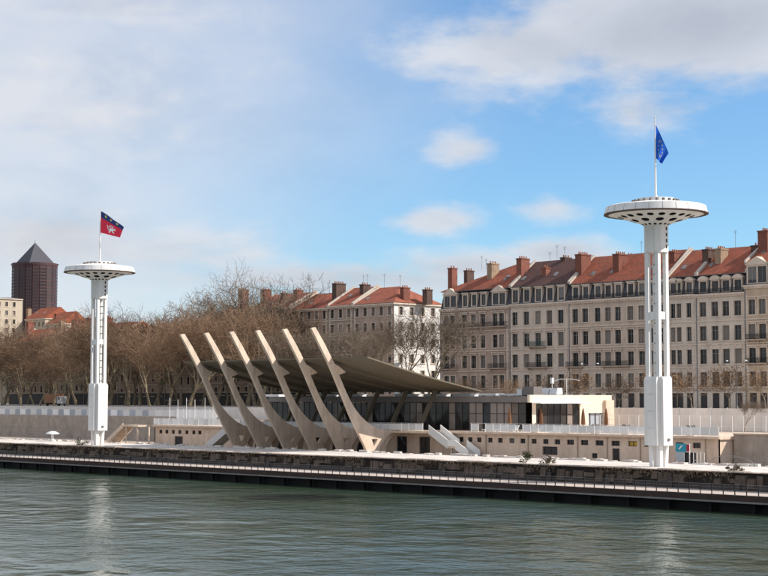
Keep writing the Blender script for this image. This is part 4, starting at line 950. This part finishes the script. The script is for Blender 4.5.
# taller houses further back at the left edge
def far_house(label, px0, px1, ytop, Y, depth, wm, rm, rise, rows, ncol, seed, chims=()):
    a, c = xat(px0, Y), xat(px1, Y); zt = on_y((px0 + px1) / 2, ytop, Y)[2]
    apartment(label, a, c, Y, [zt - 2.3 - 3.6 * k for k in range(rows)], cols_between(a, c, ncol), wm, zt, rm, zt + .1, zt + rise, depth=depth, ww=1.3, wh=1.9, seed=seed, chims=chims, courses=False, fw=(False, False), side_cols=[3, 6.5, 10])
far_house('tall cream apartment block at the left edge behind bare trees', -50, -9, 300, 330, 14, 'w_far', 'zinc', .6, 6, 9, 31)
far_house('cream house with steep orange roof in front of the brick skyscraper', 24, 44, 319, 345, 14, 'w_far', 'tile_far', 5.0, 4, 5, 32, [(29, 309, (1.6, 1.6), 'chim_beige', 3.5)])
far_house('cream house with orange roof and chimneys right of the steep orange roof', 44.5, 60, 324, 340, 14, 'w_far', 'tile_far', 5.2, 4, 4, 33, [(57, 314, (1.5, 1.6), 'brick', 4.0), (62, 317, (1.0, 1.2), 'chim_beige', 5.0)])

# brick skyscraper with a glass pyramid
def skyscraper():
    c = (-1226, 722); t = thing('skyscraper', 'distant round brick skyscraper with a dark pyramid roof', 'skyscraper', (c[0], c[1], STREET))
    mt = D.materials.new('brick_tower'); mt.use_nodes = True; nt = mt.node_tree; N = nt.nodes.new; L = nt.links.new; bs = nt.nodes['Principled BSDF']
    geo = N('ShaderNodeNewGeometry'); sp = N('ShaderNodeSeparateXYZ'); L(geo.outputs['Position'], sp.inputs[0])
    nz = N('ShaderNodeTexNoise'); nz.inputs['Scale'].default_value = 0.12; L(geo.outputs['Position'], nz.inputs[0])
    r = N('ShaderNodeValToRGB'); e = r.color_ramp.elements; e[0].position = .35; e[0].color = (0.052, 0.020, 0.024, 1); e[1].position = .7; e[1].color = (0.085, 0.034, 0.036, 1)
    L(nz.outputs[0], r.inputs[0]); L(r.outputs[0], bs.inputs['Base Color']); bs.inputs['Roughness'].default_value = .6
    M['sky_brick'] = mt
    n = 20; rad = 19.6; H = 128.4 - STREET
    # facets with a vertical groove between each pair
    for i in range(n):
        a0 = 2 * math.pi * i / n + .012; a1 = 2 * math.pi * (i + 1) / n - .012
        b = MB(); p = [(rad * math.cos(a0), rad * math.sin(a0)), (rad * math.cos(a1), rad * math.sin(a1)), ((rad - 1.5) * math.cos(a1), (rad - 1.5) * math.sin(a1)), ((rad - 1.5) * math.cos(a0), (rad - 1.5) * math.sin(a0))]
        b.hexa([(q[0], q[1], 0) for q in p] + [(q[0], q[1], H) for q in p]); fac = build(b, 'facet', 'sky_brick', t)
        b = MB(); am = (a0 + a1) / 2; dx, dy = math.cos(am), math.sin(am); tx, ty = -dy, dx; rm = rad * math.cos((a1 - a0) / 2) + .04
        for k in range(32):
            z = 40 + k * 2.75 - STREET
            if z > H - 4: break
            for (u0, u1) in ((-2.4, -1.0), (-.7, .7), (1.0, 2.4)):
                b.quad((rm * dx + u0 * tx, rm * dy + u0 * ty, z), (rm * dx + u1 * tx, rm * dy + u1 * ty, z), (rm * dx + u1 * tx, rm * dy + u1 * ty, z + 1.3), (rm * dx + u0 * tx, rm * dy + u0 * ty, z + 1.3))
        o = build(b, 'windows', 'glass', fac); o['kind'] = 'stuff'
    b = MB(); b.lathe([(rad - 1.4, 0), (rad - 1.4, H - 1)], n); build(b, 'core', 'chim_dark', t)
    b = MB(); b.lathe([(rad - .2, H - 1.6), (rad + .2, H - 1.6), (rad + .2, H + .6), (rad - 2, H + .6)], 40); build(b, 'parapet', 'sky_brick', t)
    b = MB(); s = 15.2; ang = R(45)
    P4 = [(s * math.cos(ang + k * math.pi / 2) * 1.16, s * math.sin(ang + k * math.pi / 2) * 1.16, H + .3) for k in range(4)]
    b.add(P4 + [(0, 0, 147.6 - STREET)], [(0, 1, 4), (1, 2, 4), (2, 3, 4), (3, 0, 4)]); M['pyr'] = mat('pyramid_cladding', (0.042, 0.042, 0.058), 0.5, 0.1, .05); pyr = build(b, 'pyramid_roof', 'pyr', t)
    b = MB(); b.box(-15, 15, -15, 15, H - .4, H + .28); build(b, 'roof_deck', 'slate', t)
    b = MB(); b.tube((0, 0, 147.3 - STREET), (0, 0, 150 - STREET), .25, .1, 6); build(b, 'spike', 'zinc', pyr)
skyscraper()

# ------------------------------------------------------------------ bare trees
def bare_tree(seed, H, spread, trunk_h, dens=1.0, twig_r=.028, leafy=0, tm='twig'):
    rr = random.Random(seed); tb, cb_ = MB(), MB()
    def seg(mb, p, q, r0, r1, n):
        mb.tube(p, q, r0, r1, n, cap=False)
    def grow(p, d, ln, r, lev):
        mb = tb if lev <= 2 else cb_; nseg = 4 if lev <= 1 else (3 if lev <= 2 else 2); pts = [p]
        for i in range(nseg):
            d = (d + Vector((rr.gauss(0, 1), rr.gauss(0, 1), rr.gauss(0, .7) + (.28 if lev < 4 else .15))) * (.16 if lev < 2 else .22)).normalized()
            q = p + d * (ln / nseg); r1 = r * (.86 if lev <= 1 else .78)
            seg(mb, p, q, r, r1, 7 if lev == 0 else 5 if lev == 1 else 3); p, r = q, r1; pts.append(p)
        if lev >= 5: 
            return
        kids = {0: 5, 1: 6, 2: 6, 3: 6, 4: 5}[lev]
        if lev >= 2: kids = max(2, int(kids * dens + rr.random()))
        for k in range(kids):
            t = 1.0 if (k < 2) else rr.uniform(.35, 1.0)
            if lev == 0: t = rr.uniform(.82, 1.0)
            i = min(nseg - 1, int(t * nseg)); base = pts[i].lerp(pts[i + 1], t * nseg - i) if t < 1 else pts[-1]
            ang = rr.uniform(0, 6.283); tilt = {0: rr.uniform(.2, .62) * spread, 1: rr.uniform(.3, .8), 2: rr.uniform(.35, .95), 3: rr.uniform(.4, 1.1), 4: rr.uniform(.4, 1.2)}[lev]
            u = d.orthogonal().normalized(); w = d.cross(u); nd = (d * math.cos(tilt) + (u * math.cos(ang) + w * math.sin(ang)) * math.sin(tilt)).normalized()
            if nd.z < -.15: nd.z *= .2
            l2 = {0: (H - trunk_h) * .42, 1: (H - trunk_h) * .27, 2: (H - trunk_h) * .16, 3: 1.75, 4: 1.05}[lev] * rr.uniform(.75, 1.2)
            r2 = {0: r * .68, 1: r * .60, 2: max(.045, r * .58), 3: twig_r * 1.3, 4: twig_r}[lev]
            grow(base, nd.normalized(), l2, r2, lev + 1)
            if leafy and lev >= 3 and rr.random() < .4:
                for q in range(leafy):
                    c = base + nd * rr.uniform(0, l2); s_ = rr.uniform(.10, .2)
                    a = Vector((rr.gauss(0, 1), rr.gauss(0, 1), rr.gauss(0, 1))).normalized(); b2 = a.orthogonal().normalized()
                    cb_.cur = 1; cb_.add([c - a * s_, c + b2 * s_ * .7, c + a * s_, c - b2 * s_ * .7], [(0, 1, 2, 3)]); cb_.cur = 0
    grow(Vector((0, 0, 0)), Vector((0, 0, 1)), trunk_h, .37 * H / 20, 0)
    return tb.mesh('trunk', 'bark', 60), cb_.mesh('crown', [tm, 'dry_leaf'])
TREES = [bare_tree(s, 20, .95, 4.2, .70, .021) for s in (1, 2, 3, 4, 5, 6)]
THIN = [bare_tree(s, 20, .8, 5.2, .72, .017, tm='twig2') for s in (12, 13)]
SMALL = [bare_tree(s, 7, 1.4, 2.2, .42, .014, leafy=1) for s in (21, 22)]
rr = random.Random(99)
def plant(kind, x, y, h, ref, label, group, name='plane_tree', zb=STREET):
    tm, cm = kind
    t = thing(name, label, 'tree', (x, y, zb - .05), rr.uniform(0, 6.28), group); s_ = h / ref
    t.scale = (s_ * rr.uniform(.95, 1.12), s_ * rr.uniform(.95, 1.12), s_)
    link('trunk', tm, t); link('crown', cm, t)
def tall(px):       # tree heights along the quay, falling off towards the left edge
    pts = [(-40, 20), (0, 21.5), (60, 21), (100, 23.5), (150, 24.8), (200, 25.2), (235, 24.6), (262, 22.5), (300, 19), (440, 15)]
    for (a, ha), (b_, hb) in zip(pts, pts[1:]):
        if a <= px <= b_: return ha + (hb - ha) * (px - a) / (b_ - a)
    return 14
for row, (y, x0, x1, st, f) in enumerate(((210.5, -405, -262, 8.2, 1.0), (229, -450, -266, 7.6, 1.07), (238.5, -470, -290, 10.5, 1.1))):
    x = x0
    while x < x1:
        xx = x + rr.uniform(-1.2, 1.2); lat = SF * xx + CF * y; d = -CF * xx + SF * y; px = 384 + F_PX * lat / d
        if -60 < px < 300:
            plant(TREES[rr.randrange(6)], xx, y + rr.uniform(-.8, .8), tall(px) * f * rr.uniform(.82, 1.14), 20, ['bare brown plane tree in the row just behind the panelled parapet', 'bare brown plane tree on the pavement across the quay road', 'bare brown plane tree close against the house fronts of the far quay'][row], ['plane trees behind the parapet', 'plane trees across the quay road', 'plane trees against the house fronts'][row])
        x += st
for px, h, y in ((262, 37.0, 240.5), (248, 31, 233), (281, 35, 240.5)):
    plant(THIN[px % 2], xat(px, y), y, h, 20, 'thin tall bare tree rising above the red roofs', 'thin bare trees above the roofs', 'bare_tree')
for px, h, y in ((302, 20, 214), (330, 19, 222), (352, 20, 214), (378, 21, 224), (404, 23, 214), (426, 22, 222)):
    plant(THIN[px % 2], xat(px, y), y, h, 20, 'slender bare tree standing before the apartment houses beyond the canopy', 'slender bare trees beyond the canopy', 'bare_tree')
for px in range(470, 800, 37):
    y = 211.5 if (px // 37) % 2 else 227.5
    plant(SMALL[px % 2], xat(px, y), y, 6.3 * rr.uniform(.85, 1.15), 7, 'small pruned street tree with dry brown leaves before the facades', 'small street trees before the facades', 'street_tree')
plant(THIN[1], xat(744, 200), 200, 6.0, 20, 'small bare tree against the pale grey panelled wall', None, 'bare_tree', TERR)
# ------------------------------------------------------------------ street and pool furniture
def street_lamp(px, y, h, zb, label):
    t = thing('street_lamp', label, 'lamp', (xat(px, y), y, zb), 0, 'street lamps along the quay road')
    k = MB(); k.tube((0, 0, 0), (0, 0, h), .09, .05, 8); k.lathe([(.2, 0), (.2, .5), (.1, .7)], 10); build(k, 'pole', 'zinc', t)
    for s in (-1, 1):
        k = MB(); k.tube((0, 0, h - .1), (s * 1.6, 0, h + .35), .04, n=6); build(k, 'arm', 'zinc', t)
        k = MB(); k.lathe([(.02, .18), (.14, .12), (.26, 0), (.02, -.03)], 10, (s * 1.75, 0, h + .28)); build(k, 'lamp_head', 'panel_white', t)
for px in (737, 590, 320): street_lamp(px, 212, 7.5, STREET, {737: 'thin double armed street lamp before the arched third floor windows', 590: 'thin double armed street lamp behind the cream end wall', 320: 'thin double armed street lamp behind the canopy'}[px])
for i, px in enumerate((170, 178, 186.5, 195, 205, 213)):
    t = thing('white_pole', 'tall thin white pole on the low wing beside the ribs', 'pole', (xat(px, 178), 178, TERR), 0, 'white poles on the low wing')
    k = MB(); k.tube((0, 0, .05), (0, 0, 5.0 - (i % 2) * .3), .06, .045, 8); build(k, 'shaft', 'panel_white', t)
    k = MB(); k.lathe([(.2, 0), (.2, .05), (.08, .12)], 10); k.lathe([(.045, 0), (.08, .04), (.0, .12)], 8, (0, 0, 4.98 - (i % 2) * .3)); build(k, 'base_and_cap', 'panel_white', t)
t = thing('glass_screen', 'frosted glass wind screen behind the white poles', 'screen', (xat(177, 179.5), 179.5, TERR))
for i in range(6):
    k = MB(); k.box(i * 2.1 + .05, i * 2.1 + 2.02, -.02, .02, .1, 2.9); build(k, 'panel', 'screen', t)
    k = MB(); k.box(i * 2.1 - .03, i * 2.1 + .03, -.04, .04, 0, 3.0); build(k, 'post', 'panel_white', t)
# folded parasols and loungers on the terrace
for px, lb in ((509.5, 'folded brown parasol before the grey glazed front of the pavilion'), (541, 'folded brown parasol beneath the white awning of the pavilion'), (583, 'folded dark brown parasol before the cream end wall'), (606, 'folded brown parasol beside the far corner of the cream wall')):
    y = 179.0 if px < 530 else 184.0
    t = thing('folded_parasol', lb, 'parasol', (xat(px, y), y, TERR), 0, 'folded parasols on the terrace')
    k = MB(); k.tube((0, 0, .08), (0, 0, 3.6), .035, n=6); build(k, 'pole', 'frame_dark', t)
    k = MB(); prof = [(.05, 1.0), (.30, 1.15), (.27, 1.9), (.20, 2.7), (.09, 3.4), (.03, 3.55)]
    for (r_, z) in prof: pass
    n = 12; vs = []; fs = []
    for (r_, z) in prof:
        for i in range(n): a = 6.283 * i / n; q = r_ * (1.15 if i % 2 else .7); vs.append((q * math.cos(a), q * math.sin(a), z))
    for j in range(len(prof) - 1): fs += [(j * n + i, j * n + (i + 1) % n, (j + 1) * n + (i + 1) % n, (j + 1) * n + i) for i in range(n)]
    k.add(vs, fs); build(k, 'folded_cover', 'parasol', t)
    k = MB(); k.box(-.4, .4, -.4, .4, 0, .08); build(k, 'base', 'quay_grey', t)
lo = thing('sun_lounger', 'white sun lounger standing behind the terrace railing', 'lounger', (-168, 177.0, TERR), 0, 'white loungers on the terrace')
k = MB(); k.box(-.32, .32, -.7, .5, .3, .36); build(k, 'bed', 'panel_white', lo)
k = MB(); k.hexa([(-.32, .5, .3), (.32, .5, .3), (.32, .56, .3), (-.32, .56, .3), (-.32, .95, 1.0), (.32, .95, 1.0), (.32, 1.01, 1.0), (-.32, 1.01, 1.0)]); build(k, 'backrest', 'panel_white', lo)
for sx, sy in ((-1, -.6), (1, -.6), (-1, .4), (1, .4)):
    k = MB(); k.box(sx * .28 - .03, sx * .28 + .03, sy - .03, sy + .03, 0, .3); build(k, 'leg', 'panel_white', lo)
for i in range(1, 17):
    c = copy_tree(lo); c.location = (-168 + i * 2.4 + rr.uniform(-.4, .4), 177 + rr.uniform(0, 1.5), TERR); c.rotation_euler = (0, 0, rr.uniform(-.6, .6))
# notice board by the outer tower
p = on_y(683, 457, 166); t = thing('notice_board', 'teal and crimson notice board on white posts behind the deck', 'sign', (p[0], 166, BACK))
k = MB(); k.box(-1.1, .55, -.05, .05, 1.95, 3.0); build(k, 'teal_panel', 'teal', t)
k = MB(); k.box(.56, 1.0, -.05, .05, 2.05, 2.9); build(k, 'crimson_panel', 'crimson', t)
k = MB(); k.box(-1.1, .2, -.04, .04, .75, 1.94); build(k, 'grey_panel', 'panel_blue', t)
for x in (-1.05, .95):
    k = MB(); k.box(x - .05, x + .05, .052, .14, 0, 3.0); build(k, 'post', 'panel_white', t)
k = MB(); k.hexa([(-.7, -.054, 2.3), (-.5, -.054, 2.25), (-.5, -.051, 2.25), (-.7, -.051, 2.3), (-.2, -.054, 2.8), (-.0, -.054, 2.75), (-.0, -.051, 2.75), (-.2, -.051, 2.8)]); build(k, 'light_stripe', 'panel_white', t)
k = MB()
for i in range(4): k.box(1.3 + i * .55, 1.35 + i * .55, -.03, .03, 0, 2.0)
k.box(1.3, 3.0, -.03, .03, .9, .95); k.box(1.3, 3.0, -.03, .03, 1.95, 2.0)
cr = thing('tubular_gate', 'white tubular gate beside the notice board', 'gate', (p[0], 166.4, BACK)); build(k, 'tube_frame', 'panel_white', cr)
# hoops
p0 = (xat(707, 160.5), 160.5, DECK)
t = thing('arched_hoops', 'pair of thin white arched hoops on the deck by the quay wall', 'hoop', (p0[0], 160.5, DECK))
for j, (w, h, dy) in enumerate(((6.6, 1.25, 0), (4.8, 1.05, 1.2))):
    k = MB(); n = 14
    for i in range(n):
        a0, a1 = math.pi * i / n, math.pi * (i + 1) / n
        k.tube((w / 2 - w / 2 * math.cos(a0) + j * 1.0, dy, h * math.sin(a0)), (w / 2 - w / 2 * math.cos(a1) + j * 1.0, dy, h * math.sin(a1)), .03, n=6)
    build(k, 'hoop', 'zinc', t)
# white mushroom shower at the far left
p = on_z(53, 440, DECK); t = thing('water_mushroom', 'small white mushroom shaped pool shower on the deck', 'shower', (xat(53, 160), 160, DECK))
k = MB(); k.tube((0, 0, 0), (0, 0, 1.5), .3, .22, 12); k.lathe([(.7, 0), (.7, .25), (.3, .4)], 16); build(k, 'stem', 'panel_white', t)
k = MB(); k.lathe([(.2, 1.4), (1.3, 1.35), (1.2, 1.55), (.6, 1.85), (.02, 1.95)], 18); build(k, 'cap', 'panel_white', t)
# shrubs on the deck edge
def shrub(px, py, r, h, label, m='green'):
    q = on_z(px, py, DECK); t = thing('shrub', label, 'shrub', (q[0], 147.6, DECK)); k = MB(); s = random.Random(px)
    for i in range(10):
        a = s.uniform(0, 6.28); k.tube((0, 0, 0), (r * .7 * math.cos(a), r * .7 * math.sin(a), h * s.uniform(.5, .95)), .03, .01, 4)
    build(k, 'stem', 'bark', t); k = MB()
    lobes = [(Vector((s.uniform(-r, r), s.uniform(-.5 * r, .5 * r), h * s.uniform(.1, .85))), s.uniform(.16, .42) * r) for _ in range(9)]
    for i in range(420):
        lc, lr = lobes[s.randrange(9)]; c = lc + Vector((s.gauss(0, 1), s.gauss(0, 1), s.gauss(0, .9))) * lr * .6; c.z = max(.03, c.z); l = s.uniform(.06, .14)
        u = Vector((s.gauss(0, 1), s.gauss(0, 1), s.gauss(0, 1))).normalized(); w = u.orthogonal().normalized()
        k.add([c - u * l, c + w * l * .5, c + u * l, c - w * l * .5], [(0, 1, 2, 3)])
    build(k, 'foliage', m, t)
shrub(548, 463, 1.1, 1.7, 'dark green shrub at the deck edge before the double window'); shrub(568, 464, .9, 1.1, 'straw coloured tuft beside the dark green shrub', 'straw'); shrub(84, 446, 1.4, 1.0, 'green shrub at the foot of the red flag tower'); shrub(742, 472, .8, .9, 'dry tuft at the deck edge before the white hoops', 'straw')
# vehicles on the quay road
t = thing('delivery_truck', 'terracotta brown delivery truck beneath the bare trees', 'truck', (xat(56, 214.5), 214.5, STREET + .02))
k = MB(); k.box(-3.6, 2.0, -1.15, 1.15, .75, 3.1); build(k, 'cargo_box', 'truck', t)
k = MB(); k.hexa([(2.1, -1.05, .6), (4.0, -1.05, .6), (4.0, 1.05, .6), (2.1, 1.05, .6), (2.1, -1.05, 2.5), (3.4, -1.0, 2.5), (3.4, 1.0, 2.5), (2.1, 1.05, 2.5)]); build(k, 'cab', 'panel_white', t)
k = MB(); k.add([(2.4, -1.07, 1.6), (3.6, -1.07, 1.6), (3.3, -1.05, 2.3), (2.4, -1.06, 2.3)], [(0, 1, 2, 3)]); build(k, 'window', 'glass', t)
k = MB(); k.box(-3.5, 3.8, -.5, .5, .5, .74); build(k, 'chassis', 'black', t)
for a in (-2.6, 2.9):
    for s in (-.9, .9):
        k = MB(); k.tube((a, s - .14, .45), (a, s + .14, .45), .45, n=14); build(k, 'wheel', 'tyre', t)
